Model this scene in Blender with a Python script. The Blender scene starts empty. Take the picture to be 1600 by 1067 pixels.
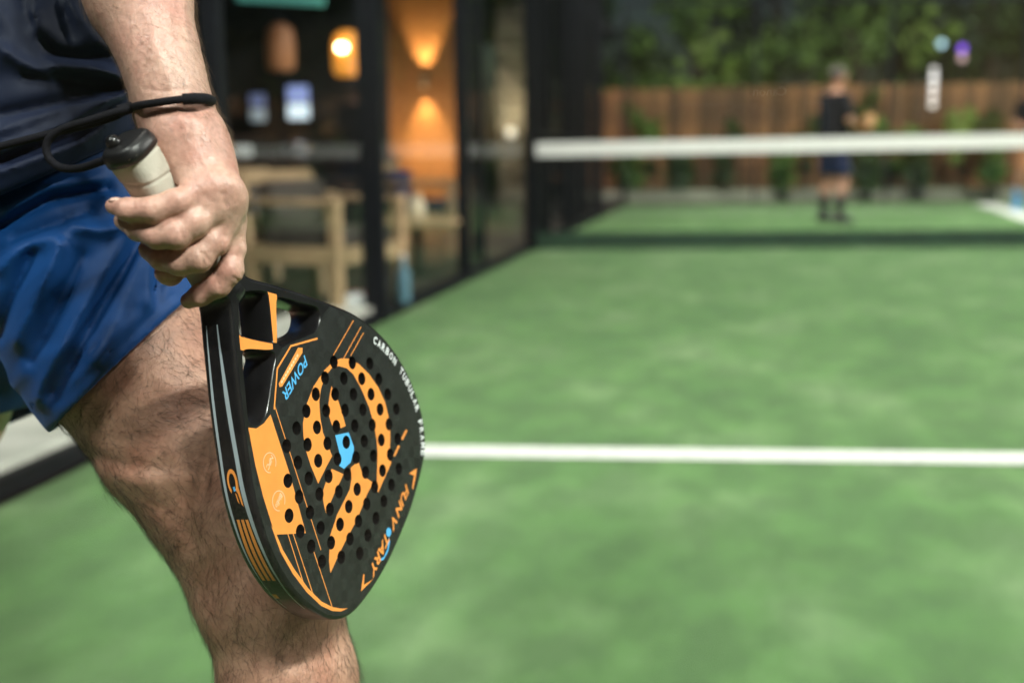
import bpy, bmesh, math, random
import numpy as np
from mathutils import Vector, Matrix, geometry

random.seed(7)
rng = np.random.default_rng(11)
SC = bpy.context.scene
COL = SC.collection

# ------------------------------------------------------------------ camera
FPX, CX, CY = 1800.0, 800.0, 533.5            # focal length and centre in photo pixels (1600 x 1067)
CAM_H = 0.857
yaw, pitch, roll = 0.20, math.atan(-(CY - 236.0) / FPX), -math.atan(0.012)
Fv = np.array([-math.sin(yaw) * math.cos(pitch), math.cos(yaw) * math.cos(pitch), math.sin(pitch)])
_R = np.array([math.cos(yaw), math.sin(yaw), 0.0]); _U = np.cross(_R, Fv)
Rv = math.cos(roll) * _R + math.sin(roll) * _U
Uv = -math.sin(roll) * _R + math.cos(roll) * _U
CAMP = np.array([0.0, 0.0, CAM_H])
cam_data = bpy.data.cameras.new('camera')
cam = bpy.data.objects.new('camera', cam_data)
COL.objects.link(cam)
cam.matrix_world = Matrix(((Rv[0], Uv[0], -Fv[0], 0), (Rv[1], Uv[1], -Fv[1], 0), (Rv[2], Uv[2], -Fv[2], CAM_H), (0, 0, 0, 1)))
cam_data.sensor_width = 36.0
cam_data.lens = 36.0 * FPX / 1600.0
cam_data.clip_start, cam_data.clip_end = 0.02, 400.0
cam_data.dof.use_dof = True
cam_data.dof.focus_distance = 0.94
cam_data.dof.aperture_fstop = (cam_data.lens / 1000.0) / 0.0130
cam_data.dof.aperture_blades = 0
SC.camera = cam

# ------------------------------------------------------------------ night sky, exposure
world = bpy.data.worlds.new('World'); SC.world = world; world.use_nodes = True
wn = world.node_tree.nodes; wl = world.node_tree.links
bg = wn['Background']
sky = wn.new('ShaderNodeTexSky'); sky.sky_type = 'NISHITA'; sky.sun_disc = False
sky.sun_elevation = math.radians(12.0); sky.sun_rotation = math.radians(140)
wl.new(sky.outputs[0], bg.inputs[0]); bg.inputs[1].default_value = 0.009
SC.view_settings.view_transform = 'Standard'; SC.view_settings.look = 'None'
SC.view_settings.exposure = 0.12; SC.view_settings.gamma = 1.0
SC.cycles.use_denoising = True
SC.cycles.max_bounces = 6; SC.cycles.transparent_max_bounces = 16
SC.cycles.caustics_reflective = False; SC.cycles.caustics_refractive = False
SC.cycles.sample_clamp_indirect = 6.0

# ------------------------------------------------------------------ helpers
def ray(x, y): return Fv + Rv * (x - CX) / FPX + Uv * (CY - y) / FPX
def at_depth(x, y, d): return CAMP + ray(x, y) * d
def on_ground(x, y, z=0.0):
    d = ray(x, y); return CAMP + d * (z - CAM_H) / d[2]
def on_x(x, y, X):
    d = ray(x, y); return CAMP + d * X / d[0]
def on_y(x, y, Y):
    d = ray(x, y); return CAMP + d * Y / d[1]
def c3(x, y, d): return np.array([(x - CX) / FPX * d, (y - CY) / FPX * d, d])      # camera space: right, down, forward
def to_world(P):
    P = np.asarray(P, float)
    return CAMP + P[..., :1] * Rv - P[..., 1:2] * Uv + P[..., 2:3] * Fv

def link(name, me, parent=None, mats=()):
    o = bpy.data.objects.new(name, me); COL.objects.link(o)
    for m in mats: me.materials.append(m)
    if parent is not None: o.parent = parent
    return o
def empty(name, loc=(0, 0, 0), rz=0.0):
    o = bpy.data.objects.new(name, None); COL.objects.link(o); o.location = loc; o.rotation_euler = (0, 0, rz)
    o.empty_display_size = 0.1
    return o
def tag(o, label=None, cat=None, group=None, kind=None):
    if label: o['label'] = label
    if cat: o['category'] = cat
    if group: o['group'] = group
    if kind: o['kind'] = kind
    return o
def mesh(name, verts, faces, mat=None, parent=None, smooth=False, mats=None, midx=None):
    me = bpy.data.meshes.new(name)
    me.from_pydata([tuple(map(float, v)) for v in verts], [], [tuple(map(int, f)) for f in faces])
    if smooth: me.polygons.foreach_set('use_smooth', [True] * len(me.polygons))
    if midx is not None: me.polygons.foreach_set('material_index', list(map(int, midx)))
    me.update()
    return link(name, me, parent, mats if mats else ([mat] if mat else []))

class MB:
    """collects boxes, bars, tubes and lathes into one mesh"""
    def __init__(s): s.v = []; s.f = []; s.sm = []
    def add(s, v, f, smooth=False):
        n = len(s.v); s.v += [tuple(map(float, p)) for p in v]; s.f += [tuple(i + n for i in q) for q in f]; s.sm += [smooth] * len(f)
        return s
    def box(s, c, d, rz=0.0, bev=0.0):
        x, y, z = d[0] / 2, d[1] / 2, d[2] / 2
        bm = bmesh.new(); bmesh.ops.create_cube(bm, size=1.0)
        for v in bm.verts: v.co = Vector((v.co.x * d[0], v.co.y * d[1], v.co.z * d[2]))
        if bev > 0: bmesh.ops.bevel(bm, geom=bm.edges[:], offset=min(bev, x * .8, y * .8, z * .8), segments=2, profile=.6, affect='EDGES')
        M = Matrix.Translation(Vector(c)) @ Matrix.Rotation(rz, 4, 'Z')
        bm.verts.ensure_lookup_table(); bm.verts.index_update()
        s.add([M @ v.co for v in bm.verts], [[v.index for v in f.verts] for f in bm.faces]); bm.free()
        return s
    def bar(s, a, b, w, h, up=(0, 0, 1)):
        a, b = Vector(a), Vector(b); t = (b - a).normalized(); u = Vector(up)
        if abs(t.dot(u)) > .98: u = Vector((1, 0, 0))
        n = t.cross(u).normalized(); u = n.cross(t)
        v = []
        for p in (a, b):
            for i, j in ((-1, -1), (1, -1), (1, 1), (-1, 1)): v.append(p + n * (w / 2 * i) + u * (h / 2 * j))
        return s.add(v, [(3, 2, 1, 0), (4, 5, 6, 7), (0, 1, 5, 4), (1, 2, 6, 5), (2, 3, 7, 6), (3, 0, 4, 7)])
    def tube(s, pts, r, n=8, cap=True):
        pts = [Vector(p) for p in pts]; rs = r if isinstance(r, (list, tuple)) else [r] * len(pts)
        t0 = (pts[1] - pts[0]).normalized(); u = Vector((0, 0, 1)) if abs(t0.z) < .9 else Vector((1, 0, 0))
        nn = t0.cross(u).normalized(); v = []; f = []
        for i, p in enumerate(pts):
            t = (pts[min(i + 1, len(pts) - 1)] - pts[max(i - 1, 0)]).normalized()
            nn = (nn - t * nn.dot(t)).normalized(); b = t.cross(nn)
            for k in range(n):
                a = 2 * math.pi * k / n; v.append(p + (nn * math.cos(a) + b * math.sin(a)) * rs[i])
        for i in range(len(pts) - 1):
            for k in range(n):
                f.append((i * n + k, i * n + (k + 1) % n, (i + 1) * n + (k + 1) % n, (i + 1) * n + k))
        if cap: f += [tuple(range(n))[::-1], tuple((len(pts) - 1) * n + k for k in range(n))]
        return s.add(v, f, True)
    def lathe(s, c, prof, n=20, M=None):
        v = []; f = []; c = Vector(c)
        for r, z in prof:
            for k in range(n):
                a = 2 * math.pi * k / n; p = Vector((r * math.cos(a), r * math.sin(a), z))
                v.append(c + (M @ p if M else p))
        for i in range(len(prof) - 1):
            for k in range(n): f.append((i * n + k, i * n + (k + 1) % n, (i + 1) * n + (k + 1) % n, (i + 1) * n + k))
        f += [tuple(range(n))[::-1], tuple((len(prof) - 1) * n + k for k in range(n))]
        return s.add(v, f, True)
    def build(s, name, mat=None, parent=None):
        me = bpy.data.meshes.new(name); me.from_pydata(s.v, [], s.f)
        me.polygons.foreach_set('use_smooth', s.sm); me.update()
        if any(s.sm):
            try: me.set_sharp_from_angle(angle=math.radians(40))
            except Exception: pass
        return link(name, me, parent, [mat] if mat else [])

def smooth_curve(pts, n):
    """Catmull-Rom through pts, resampled to n points"""
    P = np.array(pts, float); Q = np.vstack([2 * P[0] - P[1], P, 2 * P[-1] - P[-2]]); out = []
    for i in range(1, len(Q) - 2):
        for t in np.linspace(0, 1, 16, endpoint=False):
            a, b, c, d = Q[i - 1], Q[i], Q[i + 1], Q[i + 2]
            out.append(.5 * ((2 * b) + (c - a) * t + (2 * a - 5 * b + 4 * c - d) * t * t + (3 * b - a - 3 * c + d) * t ** 3))
    out.append(P[-1]); out = np.array(out)
    L = np.r_[0, np.cumsum(np.linalg.norm(np.diff(out, axis=0), axis=1))]
    u = np.linspace(0, L[-1], n)
    return np.stack([np.interp(u, L, out[:, k]) for k in range(out.shape[1])], -1)

# ------------------------------------------------------------------ signed-distance modelling
class Field:
    def __init__(s, lo, hi, h):
        s.lo = np.array(lo, float); s.h = h
        s.n = np.ceil((np.array(hi) - s.lo) / h).astype(int) + 1
        s.d = np.full(s.n, 0.08, np.float32)
    def grid(s, a, b):
        i0 = np.clip(np.floor((a - s.lo) / s.h).astype(int), 0, s.n - 1); i1 = np.clip(np.ceil((b - s.lo) / s.h).astype(int) + 1, 1, s.n)
        if (i1 <= i0).any(): return None, None
        ax = [(s.lo[k] + s.h * np.arange(i0[k], i1[k])).astype(np.float32) for k in range(3)]
        sl = tuple(slice(i0[k], i1[k]) for k in range(3))
        return sl, (ax[0][:, None, None], ax[1][None, :, None], ax[2][None, None, :])
    def merge(s, sl, e, k, mode):
        d = s.d[sl]
        if mode == 'sub': e = -e; s.d[sl] = np.maximum(d, e) if k <= 0 else -s.smin(-d, -e, k); return
        s.d[sl] = np.minimum(d, e) if k <= 0 else s.smin(d, e, k)
    @staticmethod
    def smin(a, b, k):
        h = np.maximum(k - np.abs(a - b), 0) / k
        return np.minimum(a, b) - h * h * k * .25
    def cone(s, a, b, ra, rb, k=0.0, mode='add', flat=None):
        a, b = np.asarray(a, float), np.asarray(b, float); m = max(ra, rb) + max(k, 0) + 3 * s.h + .012
        sl, g = s.grid(np.minimum(a, b) - m, np.maximum(a, b) + m)
        if sl is None: return
        ba = b - a; L = float(ba @ ba) + 1e-12
        p = [g[i] - a[i] for i in range(3)]
        t = np.clip((p[0] * ba[0] + p[1] * ba[1] + p[2] * ba[2]) / L, 0, 1)
        q = [p[i] - t * ba[i] for i in range(3)]
        r2 = q[0] ** 2 + q[1] ** 2 + q[2] ** 2
        if flat is not None:       # (unit vector, factor): squash along that direction
            n, fac = flat; dn = q[0] * n[0] + q[1] * n[1] + q[2] * n[2]
            r2 = np.maximum(r2 + dn * dn * (1 / fac ** 2 - 1), 0)
        e = np.sqrt(r2) - (ra + (rb - ra) * t)
        if flat is not None: e = e * min(1.0, flat[1])
        s.merge(sl, e.astype(np.float32), k, mode)
    def ball(s, c, r, k=0.0, mode='add'):
        c = np.asarray(c, float); r = np.asarray(r if np.ndim(r) else (r, r, r), float); m = r.max() + max(k, 0) + 3 * s.h + .012
        sl, g = s.grid(c - m, c + m)
        if sl is None: return
        p = [(g[i] - c[i]) / r[i] for i in range(3)]; k0 = np.sqrt(p[0] ** 2 + p[1] ** 2 + p[2] ** 2)
        p = [(g[i] - c[i]) / r[i] ** 2 for i in range(3)]; k1 = np.sqrt(p[0] ** 2 + p[1] ** 2 + p[2] ** 2) + 1e-9
        s.merge(sl, (k0 * (k0 - 1) / k1).astype(np.float32), k, mode)
    def cut(s, p0, n, k=0.0):
        """keep the side n points away from"""
        n = np.asarray(n, float); n = n / np.linalg.norm(n)
        sl, g = s.grid(s.lo, s.lo + s.n * s.h)
        e = sum((g[i] - p0[i]) * n[i] for i in range(3)).astype(np.float32)
        s.d = np.maximum(s.d, np.broadcast_to(e, s.d.shape)) if k <= 0 else -s.smin(-s.d, -np.broadcast_to(e, s.d.shape), k)
    def band(s, fn, w=0.03):
        """d += fn(points) in a band round the surface"""
        idx = np.nonzero(np.abs(s.d) < w); P = np.stack([s.lo[k] + s.h * idx[k] for k in range(3)], -1)
        s.d[idx] += fn(P).astype(np.float32)
    def nets(s, smooth=1):
        d = s.d; I = d < 0; nx, ny, nz = d.shape
        cnt = np.zeros((nx - 1, ny - 1, nz - 1), np.uint8); offs = [(i, j, k) for i in (0, 1) for j in (0, 1) for k in (0, 1)]
        for i, j, k in offs: cnt += I[i:nx - 1 + i, j:ny - 1 + j, k:nz - 1 + k]
        act = np.nonzero((cnt > 0) & (cnt < 8)); N = len(act[0])
        vid = np.full(cnt.shape, -1, np.int64); vid[act] = np.arange(N)
        vals = {o: d[act[0] + o[0], act[1] + o[1], act[2] + o[2]] for o in offs}
        S = np.zeros((N, 3)); c = np.zeros(N)
        for o in offs:
            for ax in range(3):
                if o[ax]: continue
                o2 = tuple(o[q] + (q == ax) for q in range(3)); v0, v1 = vals[o], vals[o2]
                m = (v0 < 0) != (v1 < 0); t = np.where(m, v0 / np.where(m, v0 - v1, 1), 0)
                P = np.array(o, float)[None, :].repeat(N, 0); P[:, ax] += t
                S += P * m[:, None]; c += m
        V = s.lo + s.h * (np.stack(act, -1) + S / np.maximum(c, 1)[:, None])
        Fs = []
        for ax in range(3):
            a, b = (ax + 1) % 3, (ax + 2) % 3
            sl0 = [slice(None)] * 3; sl1 = [slice(None)] * 3; sl0[ax] = slice(0, -1); sl1[ax] = slice(1, None)
            for q in (a, b): sl0[q] = slice(1, -1); sl1[q] = slice(1, -1)
            A, B = I[tuple(sl0)], I[tuple(sl1)]
            for sgn, M in ((1, A & ~B), (-1, ~A & B)):
                ii = list(np.nonzero(M)); ii[a] = ii[a] + 1; ii[b] = ii[b] + 1
                def cell(da, db):
                    k = [x.copy() for x in ii]; k[a] -= da; k[b] -= db; return vid[k[0], k[1], k[2]]
                quad = [cell(1, 1), cell(0, 1), cell(0, 0), cell(1, 0)]
                if sgn < 0: quad = quad[::-1]
                Fs.append(np.stack(quad, -1))
        Fq = np.vstack(Fs)
        for _ in range(smooth):
            acc = np.zeros_like(V); n = np.zeros(len(V))
            for k in range(4):
                np.add.at(acc, Fq[:, k], V[Fq[:, (k + 1) % 4]]); np.add.at(n, Fq[:, k], 1)
            V = V * .5 + acc / np.maximum(n, 1)[:, None] * .5
        return V, Fq

def np_mesh(name, V, F, mats, parent=None, smooth=True):
    me = bpy.data.meshes.new(name); n, m = len(V), len(F); k = F.shape[1]
    me.vertices.add(n); me.vertices.foreach_set('co', np.asarray(V, np.float32).ravel())
    me.loops.add(m * k); me.loops.foreach_set('vertex_index', F.astype(np.int32).ravel())
    me.polygons.add(m); me.polygons.foreach_set('loop_start', np.arange(0, m * k, k, dtype=np.int32))
    me.update(calc_edges=True)
    me.polygons.foreach_set('use_smooth', np.full(m, smooth)); me.validate(); me.update()
    return link(name, me, parent, mats)
def hash_noise(P, scale, seed=0):
    """smooth value noise on numpy points"""
    q = P * scale; i = np.floor(q).astype(np.int64); f = q - i; f = f * f * (3 - 2 * f); out = 0
    for dx in (0, 1):
        for dy in (0, 1):
            for dz in (0, 1):
                h = (i[:, 0] + dx) * 374761393 + (i[:, 1] + dy) * 668265263 + (i[:, 2] + dz) * 2147483647 + seed * 9176
                h = (h ^ (h >> 13)) * 1274126177; h = (h ^ (h >> 16)) & 0xffff
                w = (f[:, 0] if dx else 1 - f[:, 0]) * (f[:, 1] if dy else 1 - f[:, 1]) * (f[:, 2] if dz else 1 - f[:, 2])
                out = out + w * (h / 65535.0 - .5)
    return out
def ridge(px, py, line, width):
    """gaussian ridge along a polyline, in a flat 2-d chart"""
    best = np.full(len(px), 1e9)
    for (x0, y0), (x1, y1) in zip(line[:-1], line[1:]):
        dx, dy = x1 - x0, y1 - y0; t = np.clip(((px - x0) * dx + (py - y0) * dy) / (dx * dx + dy * dy), 0, 1)
        best = np.minimum(best, (px - x0 - t * dx) ** 2 + (py - y0 - t * dy) ** 2)
    return np.exp(-(best / (2 * width * width)) ** .8)

# ------------------------------------------------------------------ materials
def new_mat(name):
    m = bpy.data.materials.new(name); m.use_nodes = True
    return m, m.node_tree.nodes, m.node_tree.links, m.node_tree.nodes['Principled BSDF']
def mat(name, col, rough=.5, var=.25, scale=8.0, bump=0.0, bscale=60.0, metal=0.0, coat=0.0, col2=None, spec=.5, stretch=None, sheen=0.0, detail=4.0):
    m, N, L, B = new_mat(name)
    tc = N.new('ShaderNodeTexCoord'); mp = N.new('ShaderNodeMapping'); L.new(tc.outputs['Object'], mp.inputs[0])
    if stretch: mp.inputs['Scale'].default_value = stretch
    nz = N.new('ShaderNodeTexNoise'); nz.inputs['Scale'].default_value = scale; nz.inputs['Detail'].default_value = detail
    L.new(mp.outputs[0], nz.inputs[0])
    cr = N.new('ShaderNodeValToRGB'); L.new(nz.outputs[0], cr.inputs[0])
    c2 = col2 or tuple(c * (1 + var) for c in col); c1 = col if col2 else tuple(c * (1 - var) for c in col)
    cr.color_ramp.elements[0].color = (*c1, 1); cr.color_ramp.elements[1].color = (*c2, 1)
    cr.color_ramp.elements[0].position = .32; cr.color_ramp.elements[1].position = .68
    L.new(cr.outputs[0], B.inputs['Base Color'])
    B.inputs['Roughness'].default_value = rough; B.inputs['Metallic'].default_value = metal
    B.inputs['Coat Weight'].default_value = coat; B.inputs['Specular IOR Level'].default_value = spec
    if sheen: B.inputs['Sheen Weight'].default_value = sheen; B.inputs['Sheen Roughness'].default_value = .4
    if bump:
        n2 = N.new('ShaderNodeTexNoise'); n2.inputs['Scale'].default_value = bscale; n2.inputs['Detail'].default_value = 3
        L.new(mp.outputs[0], n2.inputs[0])
        bp = N.new('ShaderNodeBump'); bp.inputs['Strength'].default_value = bump; bp.inputs['Distance'].default_value = .3 / bscale
        L.new(n2.outputs[0], bp.inputs['Height']); L.new(bp.outputs[0], B.inputs['Normal'])
    return m
def emit(name, col, strength):
    m, N, L, B = new_mat(name)
    B.inputs['Base Color'].default_value = (*col, 1); B.inputs['Emission Color'].default_value = (*col, 1); B.inputs['Emission Strength'].default_value = strength
    return m
def glass(name, refl=.06, tint=(1, 1, 1), edge=.5):
    m, N, L, B = new_mat(name); N.remove(B); out = N['Material Output']
    t = N.new('ShaderNodeBsdfTransparent'); t.inputs[0].default_value = (*tint, 1)
    g = N.new('ShaderNodeBsdfGlossy'); g.inputs['Roughness'].default_value = 0.0
    lw = N.new('ShaderNodeLayerWeight'); lw.inputs[0].default_value = .5            # facing: the same from both sides of the pane
    pw = N.new('ShaderNodeMath'); pw.operation = 'POWER'; pw.inputs[1].default_value = 5.0; L.new(lw.outputs['Facing'], pw.inputs[0])
    mu = N.new('ShaderNodeMath'); mu.operation = 'MULTIPLY_ADD'; mu.inputs[1].default_value = edge; mu.inputs[2].default_value = refl; mu.use_clamp = True
    mx = N.new('ShaderNodeMixShader'); L.new(pw.outputs[0], mu.inputs[0]); L.new(mu.outputs[0], mx.inputs[0])
    L.new(t.outputs[0], mx.inputs[1]); L.new(g.outputs[0], mx.inputs[2]); L.new(mx.outputs[0], out.inputs[0])
    return m
def skin(name, base, red, rough=.42, bumpd=.0006):
    m, N, L, B = new_mat(name)
    tc = N.new('ShaderNodeTexCoord')
    n1 = N.new('ShaderNodeTexNoise'); n1.inputs['Scale'].default_value = 22; n1.inputs['Detail'].default_value = 6; L.new(tc.outputs['Object'], n1.inputs[0])
    n2 = N.new('ShaderNodeTexNoise'); n2.inputs['Scale'].default_value = 260; n2.inputs['Detail'].default_value = 4; L.new(tc.outputs['Object'], n2.inputs[0])
    r1 = N.new('ShaderNodeValToRGB'); L.new(n1.outputs[0], r1.inputs[0])
    r1.color_ramp.elements[0].color = (*red, 1); r1.color_ramp.elements[1].color = (*base, 1)
    r1.color_ramp.elements[0].position = .35; r1.color_ramp.elements[1].position = .62
    mx = N.new('ShaderNodeMixRGB'); mx.blend_type = 'OVERLAY'; mx.inputs[0].default_value = .35
    L.new(r1.outputs[0], mx.inputs[1]); L.new(n2.outputs[0], mx.inputs[2])
    L.new(mx.outputs[0], B.inputs['Base Color'])
    B.inputs['Subsurface Weight'].default_value = .12; B.inputs['Subsurface Radius'].default_value = (1, .35, .2); B.inputs['Subsurface Scale'].default_value = .004
    rr = N.new('ShaderNodeMapRange'); rr.inputs[3].default_value = rough - .14; rr.inputs[4].default_value = rough + .16; L.new(n2.outputs[0], rr.inputs[0]); L.new(rr.outputs[0], B.inputs['Roughness'])
    v = N.new('ShaderNodeTexVoronoi'); v.feature = 'DISTANCE_TO_EDGE'; v.inputs['Scale'].default_value = 620; L.new(tc.outputs['Object'], v.inputs[0])
    ad = N.new('ShaderNodeMath'); ad.operation = 'MULTIPLY_ADD'; ad.inputs[1].default_value = .8; L.new(v.outputs[0], ad.inputs[0]); L.new(n2.outputs[0], ad.inputs[2])
    bp = N.new('ShaderNodeBump'); bp.inputs['Strength'].default_value = .7; bp.inputs['Distance'].default_value = bumpd
    L.new(ad.outputs[0], bp.inputs['Height']); L.new(bp.outputs[0], B.inputs['Normal'])
    return m

# ------------------------------------------------------------------ floodlight masts (they light the court from 6 m up, above the frame)
M_STEEL = mat('powder_coated_steel', (.005, .006, .009), .6, .3, 30, .15, 200, spec=.2)
M_LAMPGLASS = emit('lamp_glass', (1, .96, .9), 14.0)
def floodlight_mast(base, aim, watts, label, heads=(-.42, .42), spread=130):
    m = tag(empty('floodlight_mast', base), label, 'floodlight', 'floodlight masts round the court')
    MB().bar((0, 0, 0), (0, 0, 6.0), .11, .11).build('pole', M_STEEL, m)
    side_ = Vector((aim[1] - base[1], base[0] - aim[0], 0)).normalized(); e = max(heads) + .13
    MB().bar(side_ * -e + Vector((0, 0, 5.95)), side_ * e + Vector((0, 0, 5.95)), .06, .06).build('cross_arm', M_STEEL, m)
    for dy in heads:
        p = side_ * dy + Vector((0, 0, 6.08)); d = (Vector(aim) - (Vector(base) + p)).normalized(); q = d.to_track_quat('-Z', 'Y')
        hb = MB().box((0, 0, .05), (.46, .38, .08), 0, .015).build('lamp_head', M_STEEL, m); hb.location = p; hb.rotation_euler = q.to_euler()
        MB().box((0, 0, .004), (.40, .32, .008)).build('lamp_lens', M_LAMPGLASS, hb)
        ld = bpy.data.lights.new('floodlight', 'AREA'); ld.shape = 'RECTANGLE'; ld.size, ld.size_y = .40, .32
        ld.energy = watts / len(heads); ld.color = (1, .955, .89); ld.spread = math.radians(spread)
        lo = bpy.data.objects.new('floodlight', ld); COL.objects.link(lo); lo.parent = m; lo.location = p + d * .02; lo.rotation_euler = q.to_euler()
    return m
floodlight_mast((3.9, -2.3, 0), (-.3, 1.6, .6), 690, 'black floodlight mast behind the near glass wall, to the right', (-1.4, -.7, 0, .7, 1.4), 120)
floodlight_mast((8.5, 6.0, 0), (2.2, 6.8, 0), 560, 'black floodlight mast beside the right fence, level with the near half', spread=100)
floodlight_mast((8.5, 13.5, 0), (3.4, 15.5, 0), 820, 'black floodlight mast beside the right fence, level with the far half', spread=110)
floodlight_mast((-2.02, 11.6, 0), (2.4, 15.5, 0), 500, 'black floodlight mast outside the left fence just past the net')
floodlight_mast((-2.6, -2.2, 0), (.6, 2.6, .3), 150, 'added black fill floodlight mast behind the near glass wall, to the left', (-.42, .42), 110)  # unseen mast added as fill, softens the shade on the leg
floodlight_mast((-2.02, 3.2, 0), (1.6, 4.6, 0), 170, 'black floodlight mast outside the left fence near the near corner')

# ------------------------------------------------------------------ ground, turf, lines
def turf_mat():
    m, N, L, B = new_mat('artificial_turf')
    tc = N.new('ShaderNodeTexCoord')
    def noise(s, d=5, st=(1, 1, 1)):
        mp = N.new('ShaderNodeMapping'); mp.inputs['Scale'].default_value = st; L.new(tc.outputs['Object'], mp.inputs[0])
        n = N.new('ShaderNodeTexNoise'); n.inputs['Scale'].default_value = s; n.inputs['Detail'].default_value = d; L.new(mp.outputs[0], n.inputs[0]); return n
    a = noise(2.3, 6, (1, .6, 1)); r = N.new('ShaderNodeValToRGB'); L.new(a.outputs[0], r.inputs[0]); e = r.color_ramp.elements
    e[0].position = .30; e[0].color = (.022, .082, .012, 1); e[1].position = .74; e[1].color = (.128, .205, .090, 1)
    k = e.new(.50); k.color = (.048, .130, .025, 1)
    b = noise(8, 9, (1, .55, 1)); r2 = N.new('ShaderNodeValToRGB'); L.new(b.outputs[0], r2.inputs[0])
    r2.color_ramp.elements[0].position = .4; r2.color_ramp.elements[0].color = (.50, .56, .48, 1); r2.color_ramp.elements[1].position = .66; r2.color_ramp.elements[1].color = (1.5, 1.4, 1.5, 1)
    mx = N.new('ShaderNodeMixRGB'); mx.blend_type = 'MULTIPLY'; mx.inputs[0].default_value = .7
    L.new(r.outputs[0], mx.inputs[1]); L.new(r2.outputs[0], mx.inputs[2])
    c = noise(900, 2); r3 = N.new('ShaderNodeMixRGB'); r3.blend_type = 'OVERLAY'; r3.inputs[0].default_value = .5
    L.new(mx.outputs[0], r3.inputs[1]); L.new(c.outputs[0], r3.inputs[2]); L.new(r3.outputs[0], B.inputs['Base Color'])
    B.inputs['Roughness'].default_value = .7; B.inputs['Specular IOR Level'].default_value = .2
    B.inputs['Sheen Weight'].default_value = .28; B.inputs['Sheen Roughness'].default_value = .45; B.inputs['Sheen Tint'].default_value = (.68, 1, .58, 1)
    bp = N.new('ShaderNodeBump'); bp.inputs['Strength'].default_value = .6; bp.inputs['Distance'].default_value = .006
    L.new(c.outputs[0], bp.inputs['Height']); L.new(bp.outputs[0], B.inputs['Normal'])
    return m
M_TURF = turf_mat()
M_LINE = mat('white_line_turf', (.62, .64, .60), .6, .12, 30, .4, 300)
M_SOIL = mat('garden_soil', (.06, .045, .03), .9, .4, 3, .5, 30)
M_DECK = mat('tan_deck', (.36, .27, .18), .6, .2, 3, .2, 40, stretch=(1, 6, 1))
M_CONC = mat('pale_concrete', (.55, .53, .48), .8, .15, 6, .3, 60)
WX = -1.80                                   # left side of the court
def sheet(name, pts, z, m): return mesh(name, [(x, y, z) for x, y in pts], [tuple(range(len(pts)))], m)
tag(sheet('ground', [(-90, -60), (90, -60), (90, 140), (-90, 140)], -.03, M_SOIL), kind='structure')
tag(sheet('court_turf', [(WX, .3), (8.2, .3), (8.2, 19.6), (WX, 18.1)], 0, M_TURF), kind='structure')
tag(sheet('deck', [(-9, 1.0), (-2.19, 1.0), (-2.19, 3.9), (-9, 3.9)], .059, M_DECK), kind='structure')
tag(sheet('terrace_floor', [(-9, 3.0), (-1.86, 3.0), (-1.86, 19), (-9, 19)], .055, mat('shaded_paving', (.035, .030, .026), .7, .3, 3, .3, 30)), kind='structure')  # terrace shade put into the paving colour; the lit near part is the deck
tag(MB().box((-2.03, 3.3, .033), (.34, 4.6, .09), 0, .01).build('kerb', M_CONC), kind='structure')
def strip(a, b, w, z=.004):
    a, b = np.array(a), np.array(b); n = np.array([-(b - a)[1], (b - a)[0]]); n = n / np.linalg.norm(n) * w / 2
    return [tuple(a - n), tuple(b - n), tuple(b + n), tuple(a + n)]
sk = .103
tag(sheet('service_line', strip((WX, 3.13 - .9 * sk), (8.1, 3.13 + 9.0 * sk), .125), .004, M_LINE), kind='structure')
tag(sheet('far_service_line', strip((WX, 15.9), (8.1, 17.0), .07), .004, M_LINE), kind='structure')
c0 = on_ground(1536, 318); c1 = on_ground(1625, 346)
tag(sheet('centre_line', strip(c0[:2], c1[:2] + (c1 - c0)[:2] * .5, .3), .004, M_LINE), kind='structure')

# ------------------------------------------------------------------ net
M_TAPE = mat('white_net_tape', (.84, .84, .83), .6, .05, 20, .2, 200)
M_NET = mat('black_net_cord', (.012, .014, .014), .7, .2)
nA = np.array([WX - .02, 9.93]); nd = np.array([math.cos(.125), math.sin(.125)]); NL = 9.9
def npt(t, z): p = nA + nd * t; return (p[0], p[1], z)
def ztop(t): return .925 + .03 * t / 4.4 if t < 4.4 else .955 - .03 * (t - 4.4) / 5
net = tag(empty('court_net', npt(0, 0)), 'dark court net with a broad white top tape stretched across the green turf', 'net'); off = Vector(npt(0, 0))
def rel(p): return Vector(p) - off
b = MB()
for i in range(40):
    t0, t1 = NL * i / 40, NL * (i + 1) / 40
    b.bar(rel(npt(t0, ztop(t0) - .062)), rel(npt(t1, ztop(t1) - .062)), .016, .118)
b.build('top_tape', M_TAPE, net)
b = MB()
for i in range(200):
    t = NL * (i + .5) / 200; b.bar(rel(npt(t, .03)), rel(npt(t, ztop(t) - .13)), .0025, .0025)
for k in range(17):
    z = .05 + k * .046; b.bar(rel(npt(0, z)), rel(npt(NL, z)), .0025, .0025)
tag(b.build('net_cords', M_NET, net), kind='stuff')
MB().bar(rel(npt(0, .078)), rel(npt(NL, .078)), .01, .146).build('net_shadow_band', mat('net_shadow_green', (.012, .04, .02), .7), net)  # dark strip put in for the shade at the foot of the net
MB().bar(rel(npt(4.42, .0)), rel(npt(4.42, ztop(4.4))), .06, .012).build('centre_strap', M_TAPE, net)
for t in (.0, NL): MB().bar(rel(npt(t, 0)), rel(npt(t, 1.0)), .08, .08).build('net_post', M_STEEL, net)

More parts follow.
